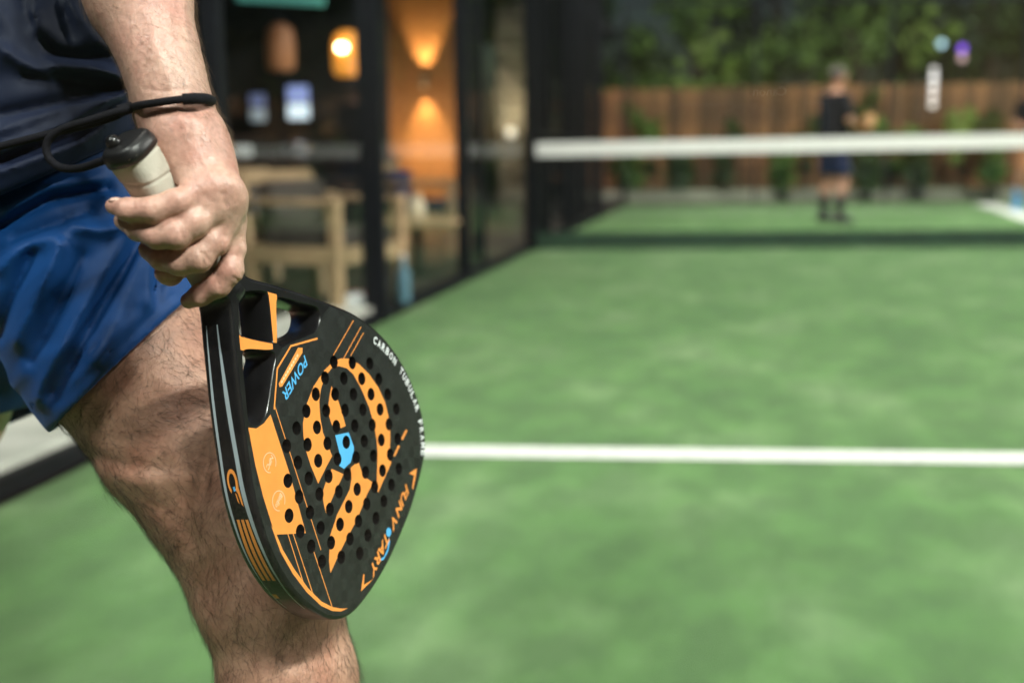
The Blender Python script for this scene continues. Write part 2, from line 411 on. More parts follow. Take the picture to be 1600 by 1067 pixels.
# ------------------------------------------------------------------ left side fence: posts, rails, glass and wire panels
side = tag(empty('side_fence', (WX, 9, 0)), 'tall black steel court fence along the left edge of the turf', 'fence'); fo = Vector((WX, 9, 0))
post_px = (-520, 365, 597, 735, 838, 890, 940)
extra_px = ((766, .10), (852, .13), (868, .1), (905, .16), (922, .16))
ys = [float(on_x(x, 300, WX)[1]) for x in post_px]
wid = (.08, .06, .11, .08, .09, .09, .12)
for y, w in zip(ys, wid):
    MB().bar(Vector((WX - .05, y, 0)) - fo, Vector((WX - .05, y, 4.0)) - fo, .06, w).build('post', M_STEEL, side)
for x, w in extra_px:
    y = float(on_x(x, 300, WX)[1]); MB().bar(Vector((WX - .09, y, 0)) - fo, Vector((WX - .09, y, 4.0)) - fo, .05, w).build('post', M_STEEL, side)
for z in (.028, 3.0, 4.0):
    MB().bar(Vector((WX - .05, ys[0], z)) - fo, Vector((WX - .05, ys[-1], z)) - fo, .05, .056 if z < .1 else .05).build('rail', M_STEEL, side)
M_PANE = glass('court_glass', .035, (.96, .985, .975))
M_SIDE = glass('side_glass', .02, (.97, .985, .98), .28)
for y0, y1 in zip(ys[:4], ys[1:5]):
    MB().box(Vector((WX - .05, (y0 + y1) / 2, 1.52)) - fo, (.01, abs(y1 - y0) - .12, 2.9)).build('glass_pane', M_SIDE, side)
for y0, y1 in zip(ys[4:-1], ys[5:]):
    MB().bar(Vector((WX - .05, y0, 1.0)) - fo, Vector((WX - .05, y1, 1.0)) - fo, .03, .035).build('rail', M_STEEL, side)
    b = MB(); n = int((y1 - y0) / .05)
    for i in range(1, n): b.bar(Vector((WX - .05, y0 + (y1 - y0) * i / n, .1)) - fo, Vector((WX - .05, y0 + (y1 - y0) * i / n, 3.95)) - fo, .0035, .0035)
    for k in range(1, 77): b.bar(Vector((WX - .05, y0, .1 + k * .05)) - fo, Vector((WX - .05, y1, .1 + k * .05)) - fo, .0035, .0035)
    tag(b.build('wire_mesh', M_STEEL, side), kind='stuff')
# far end: glass wall between slim posts
fe = tag(empty('back_fence', (3, 18.6, 0)), 'glass back wall with slim dark posts at the far end of the court', 'fence'); bo = Vector((3, 18.6, 0))
fx = [WX - .05 + i * 1.98 for i in range(6)]; fy = [18.05 + (x - WX) * .15 for x in fx]
for x, y in zip(fx, fy): MB().bar(Vector((x, y, 0)) - bo, Vector((x, y, 3.0)) - bo, .05, .05).build('post', M_STEEL, fe)
for i in range(5):
    a, c = Vector((fx[i], fy[i], 0)), Vector((fx[i + 1], fy[i + 1], 0))
    ang = math.atan2(c.y - a.y, c.x - a.x)
    MB().box((a + c) / 2 + Vector((0, 0, 1.52)) - bo, ((c - a).length - .08, .01, 2.9), ang).build('glass_pane', M_PANE, fe)
    MB().bar(a + Vector((0, 0, 3.03)) - bo, c + Vector((0, 0, 3.03)) - bo, .05, .05).build('rail', M_STEEL, fe)
# the near back wall of the court: the photographer stands outside it
GY = .50
nw = tag(empty('near_glass_wall', (1, GY, 0)), 'clear glass pane of the near back wall, right in front of the lens', 'glass wall')
MB().box((-.35, 0, 1.5), (4.6, .01, 3.0)).build('glass_pane', M_PANE, nw)
for x in (-2.75, 2.05): MB().bar((x, 0, 0), (x, 0, 3.0), .07, .07).build('post', M_STEEL, nw)

# ------------------------------------------------------------------ padel racket (local frame: x along the axis, y across the face, z out of the face)
M_BLK = mat('black_gloss_lacquer', (.008, .008, .009), .28, .3, 40, .05, 400, coat=.25)
M_RIM = mat('black_satin_rim', (.008, .008, .009), .27, .4, 60, .08, 700)
M_ORG = mat('orange_print', (.83, .295, .06), .38, .05, 60)
M_BLU = mat('light_blue_print', (.09, .42, .80), .38, .05, 60)
M_SIL = mat('silver_grey_stripe', (.34, .40, .44), .35, .05, 60)
M_WHT = mat('white_print', (.72, .74, .76), .45, .05, 60)
M_PNK = mat('pale_peach_print', (.92, .58, .36), .45, .05, 60)
def carbon():
    m, N, L, B = new_mat('carbon_weave')
    tc = N.new('ShaderNodeTexCoord'); mp = N.new('ShaderNodeMapping'); mp.inputs['Rotation'].default_value = (0, 0, math.radians(45))
    L.new(tc.outputs['Object'], mp.inputs[0])
    ck = N.new('ShaderNodeTexChecker'); ck.inputs['Scale'].default_value = 92; L.new(mp.outputs[0], ck.inputs[0])
    ck.inputs[1].default_value = (.0025, .003, .003, 1); ck.inputs[2].default_value = (.022, .024, .024, 1)
    nz = N.new('ShaderNodeTexNoise'); nz.inputs['Scale'].default_value = 45; nz.inputs['Detail'].default_value = 5; L.new(tc.outputs['Object'], nz.inputs[0])
    ov = N.new('ShaderNodeMixRGB'); ov.blend_type = 'OVERLAY'; ov.inputs[0].default_value = .7; L.new(ck.outputs[0], ov.inputs[1]); L.new(nz.outputs[0], ov.inputs[2])
    L.new(ov.outputs[0], B.inputs['Base Color'])
    mr = N.new('ShaderNodeMapRange'); mr.inputs[3].default_value = .26; mr.inputs[4].default_value = .55; B.inputs['Specular IOR Level'].default_value = .38; L.new(ck.outputs[1], mr.inputs[0]); L.new(mr.outputs[0], B.inputs['Roughness'])
    w = N.new('ShaderNodeTexWave'); w.inputs['Scale'].default_value = 400; L.new(mp.outputs[0], w.inputs[0])
    bp = N.new('ShaderNodeBump'); bp.inputs['Strength'].default_value = .12; bp.inputs['Distance'].default_value = .0003; L.new(w.outputs[0], bp.inputs['Height']); L.new(bp.outputs[0], B.inputs['Normal'])
    return m
M_CARB = carbon()
A_ = np.array([0.35059263, 0.7335216, 0.58208494]); W_ = np.array([0.28168078, -0.67552627, 0.6812578]); N_ = np.cross(A_, W_)
O_ = np.array([-0.15645025, 0.01798177, 1.01211051]) - .05 * W_
def dirw(v): return Rv * v[0] - Uv * v[1] + Fv * v[2]
RM = np.eye(4); RM[:3, 0], RM[:3, 1], RM[:3, 2], RM[:3, 3] = dirw(A_), dirw(W_), dirw(N_), to_world(O_)
racket = tag(empty('padel_racket'), 'black padel racket with orange and blue graphics and drilled face, held at arm\'s length', 'racket')
racket.matrix_world = Matrix(RM.tolist())
T = .032
half = [(-138, 15), (-124, 14.5), (-97, 36), (-63, 63), (-33, 85), (0, 107), (42, 124), (83, 129), (118, 124), (145, 113), (163, 95), (173, 68), (179.5, 34), (181, 0)]
full = half + [(s, -y) for s, y in half[-2::-1]]
OUT = smooth_curve(np.array(full) / 1000, 150)
def mirr(P): return [(s, -y) for s, y in P][::-1]
op_c = [(-121, 0), (-118.5, 6), (-104, 23.5), (-99, 24.5), (-72, 2), (-70, 0), (-72, -2), (-99, -24.5), (-104, -23.5), (-118.5, -6)]
op_r = [(-89, 34), (-62, 56), (-50, 66), (-45, 67.5), (-40, 64), (-37, 57), (-37, 47), (-56, 14), (-58.5, 6), (-64, 5), (-77, 18), (-88, 29)]
openings = [np.array(p) / 1000 for p in (op_c, op_r, mirr(op_r))]
def rnd(P, it=2):
    for _ in range(it):
        Q = np.roll(P, -1, 0); P = np.stack([P * .75 + Q * .25, P * .25 + Q * .75], 1).reshape(-1, 2)
    return P
openings = [rnd(p) for p in openings]
hole_c = []
for s, ws in ((0, 50), (20, 70), (40, 90), (60, 90), (80, 90), (100, 90), (120, 70), (140, 50)):
    hole_c += [(s / 1000, y / 1000) for y in range(-ws, ws + 1, 20)]
def circ(c, r, n=20): return np.array([(c[0] + r * math.cos(2 * math.pi * k / n), c[1] + r * math.sin(2 * math.pi * k / n)) for k in range(n)])
def expand(P, e):
    d = np.roll(P, -1, 0) - np.roll(P, 1, 0); n = np.stack([d[:, 1], -d[:, 0]], -1); n /= np.linalg.norm(n, axis=1)[:, None] + 1e-12
    ar = .5 * np.sum(P[:, 0] * np.roll(P[:, 1], -1) - np.roll(P[:, 0], -1) * P[:, 1])
    return P + n * e * (1 if ar > 0 else -1)
HR = .0055
cut_face = [expand(p, .0012) for p in openings] + [circ(c, HR + .0004) for c in hole_c]
G_ring = [(11.1, -28.7), (3.3, -21), (-3.5, -5.9), (-6.7, 13), (-5.1, 34.2), (-1.6, 47.9), (5, 59.9), (13.6, 68.7), (27.4, 76.6), (45.7, 81.7), (64.5, 83.4), (81.4, 81.1), (93.5, 75.6), (104.9, 67.6), (112.5, 58.5), (120.8, 47.6), (126.5, 45.5), (127.1, 25.2), (127.6, 9.8), (122.8, 11.7), (113.6, 23.3), (103.5, 36.3), (95.5, 43.6), (83, 51.9), (65.6, 58.7), (45.4, 62.4), (27.9, 63.3), (17.2, 59.9), (7.4, 52.6), (1.4, 44.4), (-.7, 30.6), (2.1, 18.7), (7.9, 8.5), (18, -.7), (29, -7.4), (42.1, -10.7), (52.4, -13.6), (52.1, -24.1), (52.8, -44.5), (34.4, -40), (20.9, -35)]
decals = [
 (1, G_ring), (1, [(11.5, 31.5), (19.5, 29.7), (28.4, 28.7), (49.9, 20.3), (45.7, 13.5), (35, 6.2), (25.4, 9.7), (19, 16.2), (14.3, 24.5)]),
 (1, [(59.1, -22.1), (75.2, -14), (75.8, -20.8), (75.8, -33.1), (77.8, -56), (69.9, -52.2), (62.5, -46.6), (59.8, -34.8)]),
 (1, [(79.8, -2.5), (82.7, 4.8), (86.3, 9.3), (99.3, 5.2), (115.3, 11.2), (114.8, -3.8), (117.5, -30.8), (116, -50.2), (115.6, -68.3), (116.2, -89.9), (108.1, -83.8), (95.1, -67), (91.1, -46.5), (91.3, -17.7), (87.1, -8.8)]),
 (1, [(124.8, 86.8), (127.7, 87.9), (127.4, 75.4), (124.5, 74)]), (1, [(124.4, 66.2), (127.3, 67.2), (127.5, 54.4), (124.9, 52.4)]),
 (1, [(-45.1, -72), (-37.6, -66), (-33.5, -56.6), (-32.2, -45.2), (-17.9, -50.7), (18.9, -64.5), (66.9, -86.4), (36, -112.9), (4.4, -99.9), (-18.4, -88.4), (-36.5, -77.4)]),
 (1, [(26.9, -110.5), (50.9, -118.7), (74.4, -121.8), (99.5, -121.8), (123.5, -118.2), (139.1, -112.2), (149.9, -104.9), (156.6, -96.8), (148.4, -103), (136.9, -109.6), (121.6, -115.2), (99.6, -118.1), (73.4, -117.8), (51.8, -115.5), (36, -111)]),
 (1, [(-43.5, 21.7), (-39.1, 26.4), (-36.6, 22.9), (-36.7, -17.7), (-38.8, -20.6), (-41.5, -19.5)]),
 (1, [(156.6, 58.7), (163.9, 72.1), (167.6, 65.1), (172, 51.6), (169.3, 52.3), (164.7, 63.5)]), (1, [(172.3, -53.7), (163.4, -74.1), (156.3, -60), (158.4, -59.8), (163.4, -66.8)]),
 (2, [(43.7, 3.1), (57, 19), (71.5, 14.9), (73.9, 11.5), (76.7, 1.1), (72.8, -10), (65.7, -12.6), (59.8, -4.6)]),
 (2, [(168.1, -9.4), (172.2, -11), (175.5, -20.6), (174.5, -30.4), (171.2, -34.4), (169.1, -33.7), (173.1, -28.3), (173.1, -19)]),
 (1, [(-101.5, 26), (-92.5, 33.5), (-88, 30), (-77, 17.6), (-65.5, 3.8), (-68.5, .8), (-72, 2.6), (-98.5, 25)]), (1, [(-101.5, -26), (-98.5, -25), (-72, -2.6), (-68.5, -.8), (-65.5, -3.8), (-77, -17.6), (-88, -30), (-92.5, -33.5)]),
]
def lineq(pts, w):
    P = np.array(pts, float); out = []
    for a, b_ in zip(P[:-1], P[1:]):
        d = (b_ - a) / np.linalg.norm(b_ - a); n = np.array([-d[1], d[0]]) * w / 2; e = d * w * .3
        out.append([tuple(a - n - e), tuple(b_ - n + e), tuple(b_ + n + e), tuple(a + n - e)])
    return out
for pts, w in (([(-33, -36.4), (5.8, -50.9), (92.4, -83.6)], .9), ([(48.2, -101.9), (91.7, -119)], .9), ([(53.7, -97.5), (108.5, -118)], .9), ([(85.5, -90.9), (136.6, -109.5)], .9),
               ([(-4.1, 100), (-4.5, 54.1)], .9), ([(7.9, 105), (8.1, 63.2)], .9), ([(14.3, 103.7), (14, 72.9)], .9), ([(-30.4, 47.4), (-51.1, 15.5), (-50.9, -11.4), (-31.8, -38.6)], 1.7)):
    decals += [(1, q) for q in lineq(pts, w)]
for k in range(9):
    y0 = 17.5 - k * 3.9; decals.append((4, [(-40.6, y0), (-38.7, y0), (-38.7, y0 - 2.9), (-40.6, y0 - 2.9)]))
decals = [(i, np.array(p) / 1000) for i, p in decals]
def inside(poly, P):
    c = np.zeros(len(P), bool); x, y = P[:, 0], P[:, 1]
    for (x0, y0), (x1, y1) in zip(poly, np.roll(poly, -1, 0)):
        m = (y0 > y) != (y1 > y)
        if y1 != y0: c ^= m & (x < (x1 - x0) * (y - y0) / (y1 - y0) + x0)
    return c
def plate(z, cuts, decs, flip):
    V, E = [], []
    for P in [OUT] + cuts + [p for _, p in decs]:
        n = len(V); V += [Vector((float(a), float(b_))) for a, b_ in P]; E += [(n + i, n + (i + 1) % len(P)) for i in range(len(P))]
    v, _, f, *_r = geometry.delaunay_2d_cdt(V, E, [], 0, 1e-6)
    v = np.array([(p.x, p.y) for p in v]); f = np.array([list(t) for t in f]); cen = v[f].mean(1)
    keep = inside(OUT, cen)
    for cpoly in cuts: keep &= ~inside(cpoly, cen)
    mi = np.zeros(len(f), int); thr = (cen[:, 0] < -.057) | ((np.abs(cen[:, 1]) > .065 + .1 * (cen[:, 0] + .06)) & (cen[:, 0] < -.036)); mi[thr] = 3
    for i, p in decs: mi[inside(p, cen)] = i
    f = f[keep]; mi = mi[keep]
    ar = np.cross(v[f[:, 1]] - v[f[:, 0]], v[f[:, 2]] - v[f[:, 0]]); f[(ar < 0) != flip] = f[(ar < 0) != flip][:, ::-1]
    return np.c_[v, np.full(len(v), z)], f, mi
v, f_, mi = plate(0, cut_face, decals, False)
mesh('face', v, f_, parent=racket, mats=[M_CARB, M_ORG, M_BLU, M_BLK, M_PNK], midx=mi)
v, f_, mi = plate(-T, cut_face, [], True)
mesh('back_face', v, f_, parent=racket, mats=[M_CARB, M_ORG, M_BLU, M_BLK], midx=mi)
def walls(name, loops, m):
    V, F = [], []
    for P in loops:
        Q = expand(P, .0012 if len(P) > 20 else .0004); c = .0012 if len(P) > 20 else .0004; n = len(P)
        for ring, z in ((Q, 0), (P, -c), (P, -T + c), (Q, -T)):
            V += [(a, b_, z) for a, b_ in ring]
        o = len(V) - 4 * n
        ar = np.sum(P[:, 0] * np.roll(P[:, 1], -1) - np.roll(P[:, 0], -1) * P[:, 1])
        for r in range(3):
            for i in range(n):
                q = (o + r * n + i, o + r * n + (i + 1) % n, o + (r + 1) * n + (i + 1) % n, o + (r + 1) * n + i)
                F.append(q if ar > 0 else q[::-1])
    return mesh(name, V, F, m, racket, True)
walls('throat_wall', openings, M_BLK)
walls('hole_wall', [circ(c, HR) for c in hole_c], mat('dark_foam', (.0018, .0018, .0018), .95, spec=.1))
# frame rim with the printed side stripes
tang = np.gradient(OUT, axis=0); nrm = np.stack([tang[:, 1], -tang[:, 0]], -1); nrm /= np.linalg.norm(nrm, axis=1)[:, None]
if (nrm[len(nrm) // 2] @ np.array([1, 0])) < 0: nrm = -nrm
V, F, MI = [], [], []
def lerp(a, b_, t): return a + (b_ - a) * min(max(t, 0), 1)
rows_n = 0
for i, (p, n) in enumerate(zip(OUT, nrm)):
    s = p[0] * 1000; u = (s + 110) / 150
    sc2 = lerp(.42, .10, u); hw = lerp(.01, .085, (s + 118) / 50) * lerp(1, .30, (s - 0) / 80)
    b0 = lerp(.5, .235, u); b1 = lerp(.55, .80, u); bw = (b1 - b0)
    q = [0, max(sc2 - hw, .02), sc2 + hw + .002, b0, b0 + bw * .24, b0 + bw * .38, b0 + bw * .62, b0 + bw * .76, b1, .86, .864 + hw * 1.2, 1]
    q = sorted(q)
    prof = [(0, 0), (.0015, -.0005), (.0028, -.002)] + [(.0034, -.004 - .024 * t) for t in q] + [(.0028, -.030), (.0015, -.0315), (0, -T)]
    rows_n = len(prof)
    for e, z in prof: V.append((p[0] + n[0] * e, p[1] + n[1] * e, z))
nO = len(OUT)
for i in range(nO - 1):
    s = (OUT[i][0] + OUT[i + 1][0]) * 500; ay = abs(OUT[i][1]) > .012 and s < 150
    for r in range(rows_n - 1):
        q = (i * rows_n + r, (i + 1) * rows_n + r, (i + 1) * rows_n + r + 1, i * rows_n + r + 1); F.append(q)
        k = r - 3; m_ = 0
        if ay and -112 < s < 112 and k in (1, 9): m_ = 2
        if ay and 14 < s < 74 and k in (3, 5, 7): m_ = 1
        if ay and 92 < s < 98 and k in (7, 8): m_ = 1
        MI.append(m_)
rim = mesh('frame_rim', V, F, parent=racket, smooth=True, mats=[M_RIM, M_ORG, M_SIL], midx=MI)
# letter-mark on the side of the rim: an open ring with two tails, and a small blue square
def side_chart(u, q):
    """u mm along the axis, q 0..1 front to back, on the near long side"""
    s = u / 1000; L_ = OUT[OUT[:, 1] < 0]; N__ = nrm[OUT[:, 1] < 0]; j = np.argsort(L_[:, 0])
    y = np.interp(s, L_[j, 0], L_[j, 1]); nx = np.interp(s, L_[j, 0], N__[j, 0]); ny = np.interp(s, L_[j, 0], N__[j, 1])
    return (s + nx * .0037, y + ny * .0037, -.004 - .024 * q)
def side_patch(name, poly, m):
    from mathutils.geometry import tessellate_polygon
    tri = tessellate_polygon([[Vector((a, b_, 0)) for a, b_ in poly]])
    return mesh(name, [side_chart(*p) for p in poly], tri, m, racket)
ring = []
for k in range(17): a = math.radians(35 + 290 * k / 16); ring.append((-13 + 9 * math.cos(a), .55 + .22 * math.sin(a)))
for k in range(16, -1, -1): a = math.radians(35 + 290 * k / 16); ring.append((-13.2 + 6 * math.cos(a), .56 + .13 * math.sin(a)))
side_patch('side_mark', ring, M_ORG)
side_patch('side_mark', [(-9.5, .34), (4, .30), (2, .36), (-8, .44)], M_ORG)
side_patch('side_mark', [(-5, .47), (2, .44), (0, .50), (-6, .53)], M_ORG)
side_patch('side_mark', [(-10.5, .49), (-7.5, .47), (-7, .56), (-10, .58)], M_BLU)
# lettering
def text_geo(s, size, shear=0.0, bold=0.0, spacing=1.0):
    cu = bpy.data.curves.new('t', 'FONT'); cu.body = s; cu.size = size; cu.shear = shear; cu.offset = bold; cu.space_character = spacing
    cu.align_x = 'CENTER'; cu.resolution_u = 3
    o = bpy.data.objects.new('t', cu); COL.objects.link(o); dg = bpy.context.evaluated_depsgraph_get()
    me = bpy.data.meshes.new_from_object(o.evaluated_get(dg)); V = np.array([tuple(v.co) for v in me.vertices]).reshape(-1, 3); F = [tuple(p.vertices) for p in me.polygons]
    bpy.data.objects.remove(o); bpy.data.curves.remove(cu); bpy.data.meshes.remove(me)
    return V, F
def on_face(V, c, ex, wscale=1.0, z=.00025):
    ex = np.array(ex, float); ex /= np.linalg.norm(ex); ey = np.array([-ex[1], ex[0]])
    return [(*(np.array(c) + ex * (p[0] * wscale) + ey * p[1]), z) for p in V]
def letters(name, s, c, ex, h, width, m, shear=0.0, bold=0.0):
    V, F = text_geo(s, 1.0, shear, bold); w = np.ptp(V[:, 0]); hh = np.ptp(V[:, 1]); V[:, 0] -= (V[:, 0].max() + V[:, 0].min()) / 2; V[:, 1] -= V[:, 1].min()
    V[:, 0] *= width / w; V[:, 1] *= h / hh
    return mesh(name, on_face(V, c, ex), F, m, racket)
letters('lettering_power', 'POWER', (-.0338, .0005), (0, -1), .0088, .046, M_BLU, .35, .018)
letters('lettering_fun', 'FUN', (.1590, .0305), (.06, -1), .0095, .034, M_ORG, .3, .03)
letters('lettering_v', 'V', (.1605, .0040), (.06, -1), .0098, .0125, M_ORG, .3, .03)
letters('lettering_tary', 'TARY', (.1610, -.0325), (.02, -1), .0098, .044, M_ORG, .3, .03)
mesh('blue_ball', [(a, b_, .0003) for a, b_ in circ((.1645, -.0065), .0042, 24)], [tuple(range(24))], M_BLU, racket)
# rim lettering follows the curved edge
edge = smooth_curve(np.array([(24, 104.5), (34, 109.5), (52, 116), (70, 119), (90, 120), (108, 118), (124, 113.5), (140, 106), (154, 95), (160, 88)]) / 1000, 200)
el = np.r_[0, np.cumsum(np.linalg.norm(np.diff(edge, axis=0), axis=1))]
V, F = [], []; txt = 'CARBON TUBULAR FRAME'; s0 = .0105; s1 = .1475
for i, ch in enumerate(txt):
    if ch == ' ': continue
    u = s0 + (s1 - s0) * i / (len(txt) - 1); p = np.array([np.interp(u, el, edge[:, k]) for k in (0, 1)]); p2 = np.array([np.interp(u + .001, el, edge[:, k]) for k in (0, 1)])
    v, f_ = text_geo(ch, 1.0, 0, .03); v[:, 0] -= (v[:, 0].max() + v[:, 0].min()) / 2; v[:, 1] -= v[:, 1].min(); v[:, 0] *= .0054 / np.ptp(v[:, 0]); v[:, 1] *= .0074 / np.ptp(v[:, 1])
    n = len(V); V += on_face(v, p, p2 - p, z=.0003); F += [tuple(a + n for a in q) for q in f_]
mesh('rim_lettering', V, F, M_WHT, racket)
# two faint round badges on the orange panel
for (cs, cy), word in (((-.0075, -.0750), 'NPC'), ((.0215, -.0900), 'BInEo')):
    V, F = [], []
    for k in range(33):
        a = math.radians(20 + 300 * k / 32)
        for r in (.0076, .0083): V.append((cs + r * math.cos(a), cy + r * math.sin(a), .0003))
    for k in range(32): F.append((2 * k, 2 * k + 1, 2 * k + 3, 2 * k + 2))
    mesh('badge_ring', V, F, M_PNK, racket); letters('badge_lettering', word, (cs - .002, cy), (.15, -1), .0042, .0125, M_PNK, .2, .02)
# handle: neck, cushioned overgrip, end cap
M_GRIP = mat('off_white_overgrip', (.50, .47, .40), .75, .12, 25, .5, 500)
def loft(name, secs, m, n=24, p_=3.0):
    V, F = [], []
    for s, hy, hz, zc in secs:
        for k in range(n):
            a = 2 * math.pi * k / n; c_, s_ = math.cos(a), math.sin(a); r = (abs(c_) ** p_ + abs(s_) ** p_) ** (-1 / p_)
            V.append((s, hy * r * c_, zc + hz * r * s_))
    for i in range(len(secs) - 1):
        for k in range(n): F.append((i * n + k, (i + 1) * n + k, (i + 1) * n + (k + 1) % n, i * n + (k + 1) % n))
    F += [tuple(range(n)), tuple(range(len(secs) * n - 1, (len(secs) - 1) * n - 1, -1))]
    return mesh(name, V, F, m, racket, True)
ZC = -T / 2
loft('neck', [(-.146, .0140, .0140, ZC), (-.138, .0152, .0150, ZC), (-.128, .0165, .0163, ZC), (-.121, .0168, .0164, ZC), (-.1165, .010, .0150, ZC)], M_BLK)
def wrapped_grip():
    n, ns = 40, 110; V, F = [], []
    for i in range(ns):
        s = -.262 + .118 * i / (ns - 1); fl = .0024 * math.exp(-(s + .262) / .014)
        for k in range(n):
            a = 2 * math.pi * k / n; c_, s_ = math.cos(a), math.sin(a); r = (abs(c_) ** 3 + abs(s_) ** 3) ** (-1 / 3)
            ph = (s / .021 + k / n) % 1.0; e = .0005 * ph - (.0009 if ph < .07 else 0)
            V.append((s, (.0160 + fl + e) * r * c_, ZC + (.0147 + fl + e) * r * s_))
    for i in range(ns - 1):
        for k in range(n): F.append((i * n + k, (i + 1) * n + k, (i + 1) * n + (k + 1) % n, i * n + (k + 1) % n))
    return mesh('overgrip', V, F, M_GRIP, racket, True)
wrapped_grip()
loft('end_cap', [(-.2690, .0125, .0115, ZC), (-.2686, .0158, .0147, ZC), (-.2666, .0176, .0165, ZC), (-.2618, .0190, .0178, ZC), (-.2570, .0189, .0177, ZC), (-.2567, .0170, .0160, ZC)], mat('black_rubber_cap', (.006, .006, .007), .42, .2, 60, .1, 400))
MB().lathe((-.270, -.003, ZC - .007), [(.0055, 0), (.0052, .003), (.0035, .0052), (.001, .006)], 16, Matrix.Rotation(math.radians(-90), 3, 'Y')).build('cord_peg', M_BLK, racket)
# wrist cord: from the cap, out to the left in a loop, round the wrist and back
M_CORD = mat('black_wrist_cord', (.004, .004, .007), .85, .5, 500, 1.0, 1100, spec=.2)
def cord(name, pts, r, m=M_CORD, parent=racket, n=10):
    P = to_world([c3(*p) for p in pts]); P = smooth_curve(P, max(40, len(pts) * 12))
    inv = np.linalg.inv(RM); P = P @ inv[:3, :3].T + inv[:3, 3]
    return MB().tube([tuple(p) for p in P], r, n).build(name, m, parent)
cord('wrist_cord', [(190, 244, .826), (160, 252, .835), (125, 263, .850), (95, 262, .862), (76, 246, .868), (74, 222, .868), (95, 203, .866), (140, 188, .862), (185, 174, .862), (206, 168, .868),
                    (218, 165, .853), (240, 161.5, .8450), (272, 157, .8415), (306, 154, .8455), (327, 156, .864), (330, 156, .890), (300, 152, .918), (248, 155, .920), (206, 166, .895), (180, 182, .872), (130, 197, .872), (60, 214, .878), (-40, 240, .885)], .0030)
cord('cord_slider', [(285, 155.5, .8425), (306, 154.3, .8455), (322, 155, .856), (329, 158, .872)], .0042)
cord('cord_slider', [(184, 174.5, .864), (206, 168, .870)], .0044)

# ------------------------------------------------------------------ the player in front
M_ARM = skin('arm_skin', (.54, .335, .262), (.50, .245, .195), .36)
M_LEG = skin('leg_skin', (.48, .270, .190), (.37, .175, .118), .46)
M_NAIL = mat('fingernail', (.62, .40, .33), .25, .05, 40)
M_HAIR = mat('dark_body_hair', (.025, .014, .009), .5, .3, 60)
M_AHAIR = mat('brown_arm_hair', (.14, .085, .045), .5, .3, 60)
def P_(t): return c3(*t[:3]), t[3] * t[2] / FPX            # (x, y, depth, radius in pixels)
def chain(F, pts, k, r_in_m=False):
    for a, b_ in zip(pts[:-1], pts[1:]):
        (pa, ra), (pb, rb) = P_(a), P_(b_)
        if r_in_m: ra, rb = a[3], b_[3]
        F.cone(pa, pb, ra, rb, k)
def proj_px(P): return CX + FPX * P[:, 0] / P[:, 2], CY + FPX * P[:, 1] / P[:, 2]

# arm and hand, 1.1 mm cells
lo = np.minimum(c3(-20, -390, .79), c3(-20, -390, .99)); hi = np.maximum(c3(412, 500, .80), c3(412, 500, .95)); lo[2], hi[2] = .79, .995
H = Field(lo, hi, .0011)
elbow = (88, -300, .945, 92)
chain(H, [elbow, (158, -150, .925, 92), (218, 0, .900, 73), (246, 78, .888, 55), (262, 130, .881, 47), (270, 165, .879, 45)], .02)
chain(H, [(270, 165, .879, 45), (281, 205, .876, 46), (298, 250, .872, 44)], .016)
chain(H, [(262, 130, .892, 46), (270, 175, .892, 46), (300, 250, .890, 44)], .016)
K5, K4, K3, K2 = (310, 290, .856, 24), (336, 297, .858, 24), (351, 318, .867, 23), (358, 346, .884, 21)
for k_ in (K5, K4, K3, K2): chain(H, [(296, 222, .872, 40), k_], .018)
chain(H, [(314, 250, .880, 35), (338, 318, .882, 28)], .018)
chain(H, [(285, 200, .896, 40), (318, 330, .903, 32)], .02)                                                   # heel of the palm, behind the handle
chain(H, [(300, 262, .908, 26), (296, 360, .915, 22), (282, 412, .906, 19), (266, 427, .884, 16.5), (256, 427, .878, 14)], .008)    # thumb wraps from behind
chain(H, [K5, (308, 300, 0.848, 24)], .010); chain(H, [(308, 300, 0.848, 24), (278, 315.5, 0.837, 22.5), (240, 328, 0.833, 20.5), (200, 328, 0.836, 18), (177, 322.5, 0.842, 12.5)], 0.0032)
chain(H, [K4, (328, 326, 0.853, 24.5)], .010); chain(H, [(328, 326, 0.853, 24.5), (302, 347, 0.845, 25), (275, 365, 0.841, 24), (246, 367, 0.843, 22), (216, 357, 0.849, 19), (192, 345, 0.857, 14)], 0.0032)
chain(H, [K3, (348, 348, .867, 24)], .010); chain(H, [(348, 348, .867, 24), (333, 378, 0.861, 25), (309, 401, 0.857, 25), (281, 407, 0.858, 23.5), (254, 402, 0.864, 21), (234, 390, 0.874, 17)], 0.0032)
chain(H, [K2, (369, 388, 0.881, 16.5)], .010); chain(H, [(364, 388, .881, 17), (359, 422, .879, 21.5), (341, 445, 0.88, 19.5), (313, 461, 0.884, 17), (295, 470, 0.89, 13)], 0.0032)
H.ball(c3(356, 312, .864), (.0115, .012, .012), .014); H.ball(c3(344, 296, .856), (.012, .011, .011), .014)    # knuckle heads
